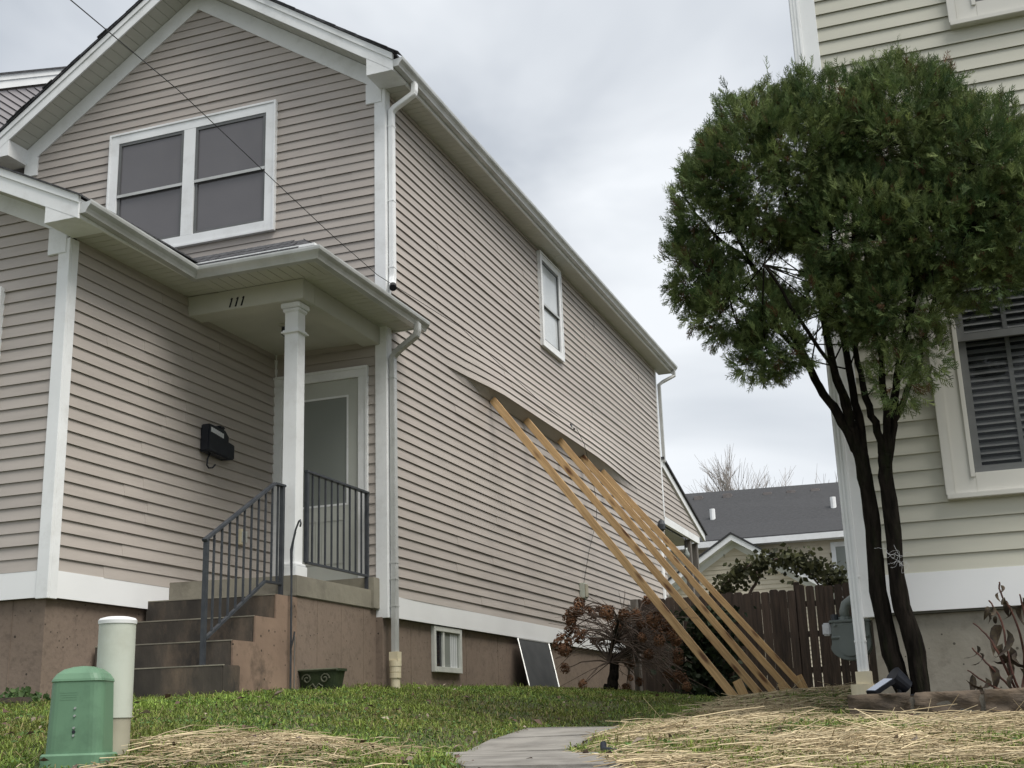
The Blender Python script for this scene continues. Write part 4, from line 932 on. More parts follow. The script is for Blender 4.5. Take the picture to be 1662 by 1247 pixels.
for sg in (-1, 1):
    xe = ap.x+sg*3.45; ze = ap.z-gsl*3.45
    rake_board('rake_fascia', M['white'], ap.x, ap.z, xe, ze, GY_-.4, GY_-.36, .17, bh)
    rake_board('frieze', M['white'], ap.x, ap.z-.15, ap.x+sg*3.1, ap.z-.15-gsl*3.1, GY_-.03, GY_-.004, .2, bh)
    MB().prism([(ap.x, GY_-.43, ap.z+.06), (xe, GY_-.43, ze+.06), (xe, GY_-.43, ze+.005), (ap.x, GY_-.43, ap.z+.005)], (0, 3.6, 0)).build('roof', M['farroof'], bh)
    MB().prism([(ap.x, GY_-.35, ap.z-.17), (xe, GY_-.35, ze-.17), (xe, GY_-.35, ze-.15), (ap.x, GY_-.35, ap.z-.15)], (0, .33, 0)).build('soffit', M['white'], bh)
    MB().box(xe-.02, xe+.1*sg, GY_-.4, 27.5, ze-.14, ze+.0).build('gutter', M['white'], bh)

# grey house, upper left
ghx = -6.2; t = empty('grey_house', (ghx-2, 4, 0)); tag(t, 'lavender grey gable and white rake peeping over the roof at upper left', 'house')
Fq = frame((ghx, 0, 0), (0, 1, 0), (1, 0, 0))
rk = lambda y: 7.50+.602*(y-.96) if y < 4.6 else 7.50+.602*(3.64-(y-4.6))
gwl = MB().prism([(ghx-.1, -.6, -.7), (ghx-.1, 9.8, -.7), (ghx-.1, 9.8, rk(9.8)), (ghx-.1, 4.6, rk(4.6)), (ghx-.1, -.6, rk(-.6))], (.1, 0, 0)).build('wall', M['sheath'], t)
z = 5.4
while z < 9.3:
    ya = max(-.5, .96+(z-7.45)/.602); board(Fq, (ya, ya+.17, 9.2-ya, 9.2-ya-.17), z, CRS, M['greyhouse'], gwl); z += CRS
for ya, yb in ((-1.0, 4.6), (10.2, 4.6)):
    MB().prism([(ghx+.02, ya, rk(ya)), (ghx+.02, yb, rk(yb)), (ghx+.02, yb, rk(yb)+.20), (ghx+.02, ya, rk(ya)+.20)], (.03, 0, 0)).build('rake_fascia', M['white'], t)
    MB().prism([(ghx+.051, ya, rk(ya)+.12), (ghx+.051, yb, rk(yb)+.12), (ghx+.051, yb, rk(yb)+.21), (ghx+.051, ya, rk(ya)+.21)], (.015, 0, 0)).build('rake_fascia', M['white'], t)
    MB().prism([(ghx-4, ya, rk(ya)+.205), (ghx-4, yb, rk(yb)+.205), (ghx-4, yb, rk(yb)+.235), (ghx-4, ya, rk(ya)+.235)], (4.09, 0, 0)).build('roof', M['shingle'], t)

# ------------------------------------------------------------------ trees and shrubs
def limb(m, pts, r0, r1, n=8, sub=4, wob=.01):
    pts = [Vector(p) for p in pts]; out_ = []
    for i in range(len(pts)-1):
        p0 = pts[max(i-1, 0)]; p1 = pts[i]; p2 = pts[i+1]; p3 = pts[min(i+2, len(pts)-1)]
        for k in range(sub):
            t_ = k/sub; q = .5*((2*p1)+(p2-p0)*t_+(2*p0-5*p1+4*p2-p3)*t_*t_+(3*p1-p0-3*p2+p3)*t_**3)
            out_.append(q + Vector([random.uniform(-wob, wob) for _ in range(3)]))
    out_.append(pts[-1]); k = len(out_)
    m.tube(out_, [(r0+(r1-r0)*i/(k-1))*random.uniform(.93, 1.07) for i in range(k)], n)
    return out_
tree = empty('arborvitae_tree', (4.9, -2.7, -.97)); tag(tree, 'twin-trunk evergreen tree with dense rounded crown before the sage house', 'tree')
TY = -2.68
tm = MB()
a1 = limb(tm, [at(1496, 1145, TY), at(1487, 1060, TY), at(1458, 960, TY-.01), at(1450, 860, TY-.02), at(1438, 774, TY-.05), at(1437, 735, TY-.07)], .062, .042, 12, wob=.005)
a2 = limb(tm, [at(1468, 1120, TY+.06), at(1447, 1060, TY+.05), at(1426, 960, TY+.03), at(1417, 860, TY), at(1404, 774, TY-.05), at(1392, 720, TY-.08)], .060, .045, 12, wob=.005)
tm.build('trunk', M['bark'], tree, smooth=True)
lims = [
    [at(1394, 735, TY-.07), at(1372, 695, TY-.12), at(1345, 650, TY-.18), at(1315, 600, TY-.25), at(1275, 520, TY-.35), at(1215, 420, TY-.45), at(1175, 330, TY-.5)],
    [at(1396, 735, TY-.07), at(1380, 680, TY-.15), at(1352, 590, TY-.3), at(1325, 460, TY-.5), at(1275, 310, TY-.6), at(1245, 200, TY-.6)],
    [at(1404, 774, TY-.05), at(1396, 700, TY-.08), at(1378, 600, TY-.2), at(1360, 500, TY-.3), at(1348, 380, TY-.4), at(1330, 230, TY-.5)],
    [at(1437, 760, TY-.06), at(1425, 700, TY-.1), at(1405, 645, TY-.15), at(1388, 560, TY-.25), at(1383, 420, TY-.35), at(1390, 220, TY-.45)],
    [at(1437, 755, TY-.06), at(1440, 680, TY-.12), at(1432, 600, TY-.2), at(1438, 480, TY-.4), at(1458, 330, TY-.5), at(1470, 180, TY-.6)],
    [at(1438, 760, TY-.06), at(1448, 690, TY-.08), at(1454, 630, TY-.15), at(1470, 540, TY-.3), at(1505, 420, TY-.4), at(1540, 260, TY-.5)],
    [at(1450, 690, TY-.08), at(1468, 650, TY-.12), at(1490, 590, TY-.2), at(1520, 480, TY-.5), at(1570, 380, TY-.6), at(1610, 280, TY-.6)],
    [at(1318, 605, TY-.25), at(1250, 520, TY-.5), at(1180, 470, TY-.7), at(1120, 420, TY-.8)],
    [at(1295, 560, TY-.3), at(1240, 450, TY-.4), at(1160, 380, TY-.5), at(1110, 320, TY-.6)],
    [at(1385, 680, TY-.12), at(1360, 610, TY-.4), at(1300, 520, TY-.7), at(1240, 430, TY-.9)],
    [at(1432, 600, TY-.2), at(1415, 500, TY-.45), at(1400, 380, TY-.6)], [at(1470, 540, TY-.3), at(1480, 450, TY-.5), at(1490, 350, TY-.6)]]
tb = MB()
for i, p in enumerate(lims): limb(tb, p, [.040, .036, .036, .032, .030, .036, .022, .016, .016, .018, .016, .016][i], .008, 7, wob=.008)
tb.build('limb', M['bark'], tree, smooth=True)
PXM = lambda y: (y-CAM.y)/FPX*1.02
blobs = [(1258, 278, 138, 145, 1.0), (1345, 225, 130, 105, 1.0), (1462, 220, 115, 122, 1.0), (1570, 270, 95, 118, 1.0), (1155, 350, 68, 115, .8), (1135, 440, 58, 72, 1.0), (1195, 500, 85, 60, 1.0), (1270, 550, 75, 60, .95), (1235, 590, 45, 30, .5), (1395, 375, 125, 105, .9), (1520, 375, 120, 95, .95),
         (1640, 340, 70, 110, .95), (1460, 490, 75, 80, .75), (1585, 450, 60, 45, .75), (1340, 490, 70, 75, .6), (1455, 610, 38, 55, .4), (1500, 570, 32, 60, .3), (1250, 420, 60, 60, .4), (1395, 480, 70, 70, .6)]
sp_c, sp_d, sp_i = [], [], []
tot = 36000; ws = np.array([b_[2]*b_[3]*b_[4] for b_ in blobs]); ws = ws/ws.sum()
cY = -3.22
for (u, v, ru, rv_, dn), w_ in zip(blobs, ws):
    c0 = at(u, v, cY); k = PXM(cY); rx, rz_ = ru*k, rv_*k; ry = min(.72, .95*math.sqrt(rx*rz_))
    n = int(tot*w_)
    d = rng.normal(size=(n, 3)); d /= np.linalg.norm(d, axis=1)[:, None]
    rad = 1 - np.abs(rng.normal(0, .20, n)); rad = np.clip(rad, .25, 1.06) + (rng.uniform(0, 1, n) < .10)*rng.uniform(0, .16, n)
    ph = rng.uniform(0, 6.28, 3)
    lump = 1 + .10*np.sin(d[:, 0]*5+ph[0])*np.sin(d[:, 2]*6+ph[1]) + .07*np.sin(d[:, 0]*11+ph[2]+d[:, 2]*9)
    p = d*rad[:, None]*lump[:, None]*np.array([rx, ry, rz_]) + np.array(c0)
    sp_c.append(p); sp_d.append(d); sp_i.append(np.stack([rad, np.full(n, dn)], 1))
sp_c = np.concatenate(sp_c); sp_d = np.concatenate(sp_d); sp_i = np.concatenate(sp_i)
# open pocket low on the left where sky and twigs show
cu_ = np.array(at(1185, 395, cY)); cu2 = np.array(at(1285, 440, cY)); cu3 = np.array(at(1330, 560, cY))
def outside(c, rx, rz_): return ((sp_c[:, 0]-c[0])/rx)**2 + ((sp_c[:, 2]-c[2])/rz_)**2 > 1+rng.normal(0, .35, len(sp_c))
_q = np.sin(sp_c[:, 0]*9+2*np.sin(sp_c[:, 2]*5))*np.sin(sp_c[:, 2]*10+1.5*np.sin(sp_c[:, 1]*7+sp_c[:, 0]*4)) + .6*np.sin(sp_c[:, 0]*17+sp_c[:, 1]*11)*np.sin(sp_c[:, 2]*19-sp_c[:, 1]*8)
keep = (_q > -.58+rng.normal(0, .25, len(sp_c))) & outside(cu_, .15, .11) & outside(cu2, .12, .17) & outside(cu3, .12, .10) & (sp_c[:, 1] < -2.46)
sp_c, sp_d, sp_i = sp_c[keep], sp_d[keep], sp_i[keep]
def sprays(C0, D, I, size, base_cols):
    """flat fern-like branchlets: one rib and paired scale shoots"""
    n = len(C0); up = np.array([0, 0, 1.])
    ax = D*.75 + up*.75 + rng.normal(0, .38, (n, 3)); ax[:, 2] -= .55*(D[:, 2] < -.2); ax /= np.linalg.norm(ax, axis=1)[:, None]
    rn = rng.normal(size=(n, 3)); sd_ = np.cross(ax, rn); sd_ /= np.linalg.norm(sd_, axis=1)[:, None]
    nm = np.cross(ax, sd_); L_ = size*rng.uniform(.6, 1.35, n)
    V, F, T = [], [], []
    hue = rng.uniform(0, 1, n)[:, None]; b0, b1 = np.array(base_cols[0]), np.array(base_cols[1])
    hue = np.clip(hue*.7+.3*(.5+.5*np.sin(C0[:, :1]*8+3*np.sin(C0[:, 2:]*6)))+.12*np.sin(C0[:, 1:2]*13), 0, 1); tint = (b0*(1-hue)+b1*hue) * rng.uniform(.65, 1.35, n)[:, None]
    dead = rng.uniform(0, 1, n) < .035+.10*(I[:, 0] < .6); tint[dead] = np.array([.11, .06, .03])
    off = 0
    def tri(a, b_, c):
        nonlocal off
        V.append(np.stack([a, b_, c], 1).reshape(-1, 3)); idx = np.arange(n)*3+off; F.append(np.stack([idx, idx+1, idx+2], 1)); T.append(np.repeat(tint*rng.uniform(.7, 1.3, (n, 1)), 3, 0)); off += 3*n
    Lc = L_[:, None]
    tri(C0-sd_*.004, C0+sd_*.004, C0+ax*Lc)
    for k in range(6):
        f = .12+.14*k
        for sg in (-1, 1):
            o = C0 + ax*Lc*(f+.03*sg) ; ln = Lc*(.46-.05*k)*rng.uniform(.75, 1.25, (n, 1))
            dr = sd_*sg*.80 + ax*.75 + nm*rng.normal(0, .65, (n, 1)); dr /= np.linalg.norm(dr, axis=1)[:, None]
            wv = np.cross(nm, dr)*(.0036)
            tip = o+dr*ln
            tri(o-wv, o+wv, tip+wv*.2)
            q = o+dr*ln*.5; dr2 = dr*.8+ax*.7*1+nm*.2; tri(q-wv*.8, q+wv*.8, q+dr2*ln*.5)
    return np.concatenate(V), np.concatenate(F), np.concatenate(T)
V_, F_, T_ = sprays(sp_c, sp_d, sp_i, .085, ((.048, .092, .032), (.195, .240, .085)))
link('crown', np_mesh('crown', V_, F_, M['tint_leaf'], tint=T_), None, tree)
# fine bare twigs inside the crown
tw = MB()
for i in range(420):
    c0 = Vector(sp_c[random.randrange(len(sp_c))]); src = lims[random.randrange(len(lims))]; s0 = src[random.randrange(2, len(src))]
    if (c0-s0).length > .75: continue
    md = (c0+s0)/2+Vector((random.uniform(-.06, .06), random.uniform(-.06, .06), random.uniform(-.08, .02)))
    tw.tube([s0, md, c0], [.006, .0042, .002], 4, cap=False)
tp_ = at(1250, 610, cY)
tag(tw.build('twigs', M['bark'], tree), kind='stuff')
# pale string caught on the two trunks
st_ = MB()
for i in range(9):
    u0, v0 = random.uniform(1415, 1455), random.uniform(885, 930); pts = [at(u0+random.uniform(-5, 5)+j*7, v0+random.uniform(-12, 12)+j*3, TY-.09-random.uniform(0, .04)) for j in range(5)]
    limb(st_, pts, .0009, .0008, 4, 4, .004)
o = st_.build('tangled_string', M['label'], None); tag(o, 'pale tangle of string caught on the twin trunks', 'string')

# dried hydrangea by the wall
hb = empty('dried_hydrangea', (1.25, 3.4, -.7)); tag(hb, 'leafless hydrangea shrub with rust-brown flower heads by the foundation', 'shrub')
HY = 3.4; hm = MB()
base = at(990, 1122, HY); base.z = g(base.x, HY)-.03
limb(hm, [base, at(997, 1095, HY), at(1000, 1070, HY+.05), at(1020, 1058, HY+.1)], .075, .035, 8)
limb(hm, [base+Vector((-.04, 0, .02)), at(984, 1112, HY)], .04, .03, 7)
limb(hm, [at(997, 1090, HY), at(990, 1060, HY), at(1000, 1030, HY-.1), at(1003, 1005, HY-.1)], .03, .012, 6)
hm.build('trunk', M['bark'], hb)
heads = [(940, 978, 11), (940, 990, 12), (932, 993, 12), (925, 1003, 13), (928, 1010, 10), (954, 990, 8), (962, 999, 9), (984, 995, 15), (990, 990, 9), (1013, 998, 11), (1012, 1010, 13), (1001, 1019, 11), (914, 1045, 19), (917, 1056, 13), (923, 1024, 9), (934, 1023, 9), (940, 1035, 11), (948, 1026, 6),
         (963, 1042, 7), (975, 1041, 8), (917, 1085, 10), (1032, 998, 11), (1050, 974, 10), (1060, 1008, 15), (1053, 1018, 13), (1075, 1003, 12), (1082, 1014, 12), (1090, 1032, 12), (1098, 1040, 11), (1015, 1024, 9), (1053, 1062, 11), (1022, 1078, 10), (1100, 1060, 10), (1101, 1072, 10), (1083, 1094, 9), (1100, 1098, 12), (1106, 1102, 11),
         (1017, 1117, 9), (946, 1111, 9), (1023, 1100, 7), (1038, 1107, 8), (1115, 1115, 9), (1070, 1040, 11), (1042, 1035, 9), (971, 988, 6), (1095, 1020, 10), (1066, 1025, 12), (1040, 1012, 10)]
def head_mesh(seed):
    r_ = random.Random(seed); m = MB()
    for i in range(130):
        d = Vector([r_.gauss(0, 1) for _ in range(3)]).normalized(); rr = r_.uniform(.7, 1.05)
        c = d*rr*Vector((1, 1, .85)).length/1.65; x = d.orthogonal().normalized(); y = d.cross(x); a = r_.uniform(0, 6.3)
        x, y = x*math.cos(a)+y*math.sin(a), y*math.cos(a)-x*math.sin(a); s = r_.uniform(.16, .3); tl = d*r_.uniform(-.12, .16)
        m.add([c-x*s, c-y*s*.7+tl, c+x*s-tl*.5, c+y*s*.7+tl], [(0, 1, 2, 3)])
    me = bpy.data.meshes.new('flower_head'); me.from_pydata(m.v, [], m.f); me.materials.append(M['petal']); return me
hms = [head_mesh(i) for i in range(5)]
tg = MB(); jn = [at(1003, 1005, HY-.1), at(1000, 1040, HY), at(1020, 1058, HY+.1), at(990, 1075, HY), at(1030, 1040, HY+.2)]
hps = []
for i, (u, v, s) in enumerate(heads):
    y = HY + random.uniform(-.55, .75); 
    p = at(u, v, y); hps.append(p)
    o = link('flower_head', hms[i % 5], None, hb); o.location = p; o.rotation_euler = (random.uniform(0, 6), random.uniform(0, 6), random.uniform(0, 6))
    sc = s*(y-CAM.y)/FPX*.92; o.scale = (sc*random.uniform(.85, 1.15), sc, sc*random.uniform(.8, 1.1))
    j = min(jn, key=lambda q: (q-p).length+random.uniform(0, .3)); md = (j+p)/2+Vector((0, 0, random.uniform(.0, .16)))
    limb(tg, [j, md, p], .011, .004, 5, wob=.008)
for i in range(230):
    j = random.choice(jn); q = random.choice(hps); e = q+Vector([random.uniform(-.28, .28) for _ in range(3)])
    if random.random() < .5: e = at(random.uniform(1020, 1110), random.uniform(1000, 1100), HY+random.uniform(-.4, .8))
    md = (j+e)/2+Vector((random.uniform(-.1, .1), random.uniform(-.1, .1), random.uniform(0, .2)))
    tg.tube([j, md, e], [.006, .004, .002], 4, cap=False)
tag(tg.build('twigs', M['twig'], hb), kind='stuff')
wc = empty('weed_clump', (-1.25, -3.5, -.78)); tag(wc, 'leafy green weed clump at the foot of the wing foundation', 'weeds')
# dark ivy growing low on the fence behind the braces
def leaf_cloud(name, n, fn, size, c0, c1, parent):
    P = np.array([fn() for _ in range(n)]); d = rng.normal(size=(n, 3)); d[:, 1] -= .8; d /= np.linalg.norm(d, axis=1)[:, None]
    x = np.cross(d, rng.normal(size=(n, 3))); x /= np.linalg.norm(x, axis=1)[:, None]; y = np.cross(d, x); s = (size*rng.uniform(.6, 1.3, n))[:, None]
    V = np.stack([P-y*s, P+x*s*.75-y*s*.2+d*s*.15, P+x*s*.45+y*s*.5, P+y*s*1.05-d*s*.1, P-x*s*.45+y*s*.5, P-x*s*.75-y*s*.2+d*s*.15], 1).reshape(-1, 3)
    i = np.arange(n)*6; F = np.concatenate([np.stack([i, i+1, i+2, i+3], 1), np.stack([i, i+3, i+4, i+5], 1)])
    h = rng.uniform(0, 1, n)[:, None]; t = (np.array(c0)*(1-h)+np.array(c1)*h)*rng.uniform(.6, 1.3, n)[:, None]
    return link(name, np_mesh(name, V, F, M['tint_leaf'], tint=np.repeat(t, 6, 0)), None, parent)
iv = empty('ivy', (1.6, 9.1, -.6)); tag(iv, 'dark ivy mass climbing the fence behind the timber braces', 'ivy')
leaf_cloud('foliage', 1500, lambda: at(random.gauss(1150, 26), random.uniform(985, 1135), 8.95+random.uniform(-.25, .2)), .055, (.012, .022, .012), (.03, .045, .022), iv)
leaf_cloud('foliage', 260, lambda: at(random.gauss(32, 16), 1137-abs(random.gauss(0, 7)), -3.5+random.uniform(-.1, .1)), .022, (.05, .10, .03), (.11, .17, .06), wc)
ms = MB()
for i in range(6): u = 1115+i*14; limb(ms, [at(u, 1140, 9.1), at(u+8, 1060, 9.15), at(u+4, 1000, 9.15)], .012, .005, 5)
ms.build('stem', M['twig'], iv)
# vine arching over the fence
vn = empty('arching_vine', (2.3, 9.6, -.6)); tag(vn, 'leafy vine arching above the fence before the cream house', 'vine')
VY = 9.6; arc = [(1160, 975), (1180, 945), (1205, 925), (1240, 912), (1280, 905), (1320, 915), (1350, 935), (1372, 950)]
vm = MB(); limb(vm, [at(u, v, VY) for u, v in arc], .022, .012, 7, wob=.015)
limb(vm, [at(1195, 1000, VY), at(1222, 955, VY), at(1232, 938, VY-.05), at(1228, 928, VY)], .03, .016, 7); limb(vm, [at(1300, 912, VY), at(1325, 945, VY), at(1345, 960, VY)], .02, .012, 6)
limb(vm, [at(1195, 1130, VY), at(1190, 1000, VY), at(1180, 950, VY)], .03, .02, 7)
vm.build('stem', M['twig'], vn)
def vfn():
    k = random.uniform(0, len(arc)-1.001); i = int(k); f = k-i; u = arc[i][0]*(1-f)+arc[i+1][0]*f; v = arc[i][1]*(1-f)+arc[i+1][1]*f
    return at(u+random.gauss(0, 9), v+random.gauss(2, 10), VY+random.uniform(-.3, .3))
leaf_cloud('foliage', 1300, vfn, .048, (.03, .036, .02), (.10, .105, .045), vn)
# wilted plant by the stone border
wp = empty('wilted_shrub', (5.6, -2.6, -.96)); tag(wp, 'wilted shrub of red stems and drooping brown leaves at the right edge', 'shrub')
WY = -2.62; wm = MB(); b0 = at(1662, 1135, WY); b0.z = -.97
stems = [[(1652, 1130), (1620, 1060), (1600, 1030), (1580, 1012)], [(1656, 1130), (1640, 1080), (1625, 1010), (1605, 975)], [(1660, 1130), (1662, 1060), (1645, 1000), (1624, 962), (1622, 945)], [(1650, 1132), (1625, 1100), (1600, 1075), (1578, 1052)], [(1648, 1133), (1620, 1118), (1595, 1105), (1570, 1088)], [(1670, 1130), (1668, 1040), (1660, 985), (1655, 965)], [(1675, 1130), (1690, 1050), (1695, 980)]]
tips = []
for s in stems:
    p = [at(u, v, WY+random.uniform(-.06, .06)) for u, v in s]; p[0].z = -.97; limb(wm, p, .0085, .005, 6, wob=.003); tips += p[1:]
wm.build('stem', M['redtwig'], wp)
def leaf_mesh(seed):
    r_ = random.Random(seed); vs, fs = [], []; n = 6; curl = r_.uniform(.5, 1.7); cup = r_.uniform(.4, 1.1)
    for i in range(n+1):
        t_ = i/n; wd = .23*math.sin(math.pi*min(1, t_**.8*.97+.02))**1.0; x = t_*math.cos(curl*t_); z = -t_*math.sin(curl*t_)
        for sx in (-1, 0, 1): vs.append((x, sx*wd*(1-.3*cup), z+abs(sx)*wd*cup+r_.uniform(-.02, .02)))
    for i in range(n):
        for k in range(2): fs.append((i*3+k, i*3+k+1, i*3+k+4, i*3+k+3))
    me = bpy.data.meshes.new('leaf'); me.from_pydata(vs, [], fs)
    for p in me.polygons: p.use_smooth = True
    me.materials.append(M['deadleaf']); return me
lms = [leaf_mesh(i) for i in range(6)]
lsp = [(1624, 950, .06), (1620, 962, .05), (1628, 970, .09), (1634, 975, .08), (1640, 985, .07), (1604, 985, .07), (1612, 985, .07), (1600, 992, .06), (1616, 1000, .06), (1624, 1015, .14), (1634, 1022, .15), (1628, 1045, .13), (1640, 1050, .14), (1632, 1070, .11), (1650, 1060, .15), (1655, 1085, .12), (1660, 1010, .12), (1585, 1048, .08), (1590, 1060, .07), (1578, 1095, .10), (1600, 1100, .12), (1605, 1080, .13), (1592, 1112, .11), (1622, 1118, .06), (1660, 970, .1), (1658, 985, .09), (1665, 1040, .13), (1645, 1095, .09)]
for i, (u, v, s) in enumerate(lsp):
    o = link('leaf', lms[i % 6], None, wp); o.location = at(u, v, WY+random.uniform(-.08, .06)); o.rotation_euler = (random.uniform(-.7, .7), random.uniform(.6, 1.5), random.uniform(0, 6.28)); o.scale = (s*1.4, s*1.35, s*1.4)
# bare far trees
def bare_tree(label, u, v_top, y, spread, seed):
    random.seed(seed); tr = empty('bare_tree', (at(u, 900, y).x, y, 0)); tag(tr, label, 'tree', 'bare trees beyond the far roof')
    top_ = at(u, v_top, y); base_ = Vector((top_.x, y, -.5)); H = top_.z-base_.z
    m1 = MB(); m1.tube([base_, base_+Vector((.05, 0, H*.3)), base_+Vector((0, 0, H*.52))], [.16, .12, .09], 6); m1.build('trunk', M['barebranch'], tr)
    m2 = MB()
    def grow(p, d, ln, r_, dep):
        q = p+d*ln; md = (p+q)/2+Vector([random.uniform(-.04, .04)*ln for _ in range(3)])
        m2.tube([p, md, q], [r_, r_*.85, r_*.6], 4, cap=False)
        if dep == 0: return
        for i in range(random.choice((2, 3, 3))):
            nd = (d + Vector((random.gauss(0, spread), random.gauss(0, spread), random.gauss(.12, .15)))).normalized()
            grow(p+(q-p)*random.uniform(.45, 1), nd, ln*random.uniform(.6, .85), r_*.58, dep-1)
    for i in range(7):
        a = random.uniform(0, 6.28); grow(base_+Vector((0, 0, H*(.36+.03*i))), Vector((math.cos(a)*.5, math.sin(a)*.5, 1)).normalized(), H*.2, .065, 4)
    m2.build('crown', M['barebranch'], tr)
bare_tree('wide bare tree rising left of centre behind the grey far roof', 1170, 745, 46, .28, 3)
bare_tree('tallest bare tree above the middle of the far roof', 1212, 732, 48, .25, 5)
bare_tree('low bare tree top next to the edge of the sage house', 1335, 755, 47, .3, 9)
random.seed(21)

# ------------------------------------------------------------------ utility pedestal and marker pipe in the front lawn
px, py = 2.132, -7.098; pz0 = -1.16
t = empty('utility_pedestal', (px, py, pz0)); tag(t, 'domed green plastic utility pedestal at the lower left', 'pedestal')
def rrect(hx, hy, r_, n=5):
    o = []
    for sx, sy, a0 in ((1, 1, 0), (-1, 1, math.pi/2), (-1, -1, math.pi), (1, -1, 1.5*math.pi)):
        for k in range(n+1):
            a = a0+math.pi/2*k/n; o.append((sx*(hx-r_)+r_*math.cos(a), sy*(hy-r_)+r_*math.sin(a)))
    return o
ra = R(20)
def loft(levels, name, mat, parent, cx, cy, smooth=False):
    m = MB(); vs = []; n = None
    for hx, hy, r_, z in levels:
        pts = rrect(hx*.94, hy*.94, r_*.94); n = len(pts)
        vs += [(cx+x*math.cos(ra)-y*math.sin(ra), cy+x*math.sin(ra)+y*math.cos(ra), z) for x, y in pts]
    k = len(levels)
    m.add(vs, [(i*n+j, i*n+(j+1) % n, (i+1)*n+(j+1) % n, (i+1)*n+j) for i in range(k-1) for j in range(n)]+[tuple(range(n))[::-1], tuple(range((k-1)*n, k*n))])
    return m.build(name, mat, parent, smooth=smooth)
loft([(.128, .115, .045, pz0-.05), (.128, .115, .045, pz0+.038), (.122, .109, .045, pz0+.045)], 'base_skirt', M['pgreen'], t, px, py)
loft([(.112, .100, .045, pz0+.045), (.104, .094, .045, pz0+.30), (.107, .097, .045, pz0+.304), (.105, .095, .045, pz0+.312), (.092, .084, .043, pz0+.332), (.070, .064, .04, pz0+.349), (.04, .037, .03, pz0+.358), (.012, .012, .01, pz0+.361)], 'dome', M['pgreen'], t, px, py)
fx = lambda a, z, o=0: Vector((px, py, 0)) + Vector((math.cos(ra)*a+math.sin(ra)*(.094+o-.0065*(z-pz0)/.3), math.sin(ra)*a-math.cos(ra)*(.094+o-.0065*(z-pz0)/.3), z))
for z in (.205, .178, .135, .108):
    p = fx(.005, pz0+z, -.002); q = fx(.005, pz0+z, .006); MB().tube([p, q], [.0058, .004], 8).build('bolt', M['bolt'], t)
MB().tube([fx(.005, pz0+.121, -.002), fx(.005, pz0+.121, .0035)], .0065, 8).build('keyhole', M['black'], t)
pl_ = MB()
for i, (a, b_) in enumerate(((-.055, .01), (-.055, .012), (-.05, .008), (-.055, .01))):
    z = pz0+.262-i*.0085; pl_.bar(fx(a, z, .0005), fx(b_, z, .0005), .002, .0016 if i in (1, 2) else .002)
pl_.build('moulded_plate', M['pgreen'], t)
t = empty('marker_pipe', (2.2, -6.93, -1.13)); tag(t, 'white plastic marker pipe with flat cap behind the green pedestal', 'pipe')
qx, qy = 2.138, -6.92
MB().lathe((qx, qy, 0), [(.067, -1.3), (.067, -.985)], 64).build('sleeve', M['pvc2'], t, smooth=False)
MB().lathe((qx, qy, 0), [(.071, -.99), (.0705, -.63)], 64).build('pipe', M['pvc'], t)
MB().lathe((qx, qy, 0), [(.0735, -.632), (.0745, -.618), (.068, -.610), (.045, -.604), (.01, -.601)], 64).build('cap', M['cap'], t)

# black drain hose end, edging by the wing
p = at(985, 1212, -6.1)
o = MB().tube([Vector((p.x-.02, p.y+.02, g(p.x, p.y)+.05)), Vector((p.x-.015, p.y, g(p.x, p.y)+.025)), Vector((p.x+.05, p.y-.08, g(p.x, p.y)+.02)), Vector((p.x+.13, p.y-.13, g(p.x+.13, p.y-.13)-.0)), Vector((p.x+.2, p.y-.25, g(p.x+.2, p.y-.25)-.04))], .013, 10).build('drain_hose', M['black'], None, smooth=True)
tag(o, 'short black hose end poking out of the straw by the path', 'hose')
t = empty('edging_stone', (-1.3, -3.75, -.85)); tag(t, 'grey concrete edging along the bed under the wing', 'edging')
for i in range(5):
    x = -1.02-.62*i; MB().box(x-.6, x, -3.78, -3.66, g(x, -3.7)-.12, g(x-.3, -3.7)+.045).build('block', M['stain'], t, bevel=.012)

# ------------------------------------------------------------------ grass, straw, leaves
def in_path(x, y):
    lx = np.interp(y, [p[1] for p in pl], [p[0] for p in pl]); rx_ = np.interp(y, [p[1] for p in prr], [p[0] for p in prr]); return (x > lx+.02) & (x < rx_-.02) & (y < -2.3)
def straw_w(x, y):
    nz = .5*np.sin(x*3.1+y*1.7)+.5*np.sin(y*2.3-x*1.1)
    e = 3.12+.10*nz + np.clip((-4-y), 0, 5)*.22 + np.clip(y-1.0, 0, 9)*.0
    w1 = np.clip((x-e)/.35, 0, 1)*(y < 8.6)*(y > -8.8)*np.clip(.36+.8*np.sin(x*3.3+1+.8*np.sin(y*2.1))*np.sin(y*2.6+.4+.9*np.sin(x*1.7)), .10, 1)
    w2 = np.exp(-(((x-2.60)/.38)**2+((y+6.5)/.7)**2)*1.2)*1.0*(.75+.4*np.sin(x*7+2*np.sin(y*5))*np.sin(y*6.3))
    return np.clip(np.maximum(w1, w2), 0, 1)
def blocked(x, y):
    b_ = (x < .0) & (y > -.0); b_ |= (x < -.08) & (y > -2.82); b_ |= (x < WX) & (y > WD); b_ |= (x > 4.5) & (y > -2.97); b_ |= (np.hypot(x-px, y-py) < .13) | (np.hypot(x-qx, y-qy) < .075)
    return b_ | in_path(x, y)
n = 640000
d = rng.uniform(0, 1, n)
gx_ = rng.uniform(-3.2, 6.2, n); gy_ = -8.0 + 17.0*d**1.55
sw_ = straw_w(gx_, gy_); pat = .5+.5*np.sin(gx_*4.3+2*np.sin(gy_*1.9))*np.sin(gy_*3.7+1.3*np.sin(gx_*2.7))
keep = ~blocked(gx_, gy_) & (rng.uniform(0, 1, n) > sw_*.80-.10*(pat > .6)) & (rng.uniform(0, 1, n) < .55+.45*pat)
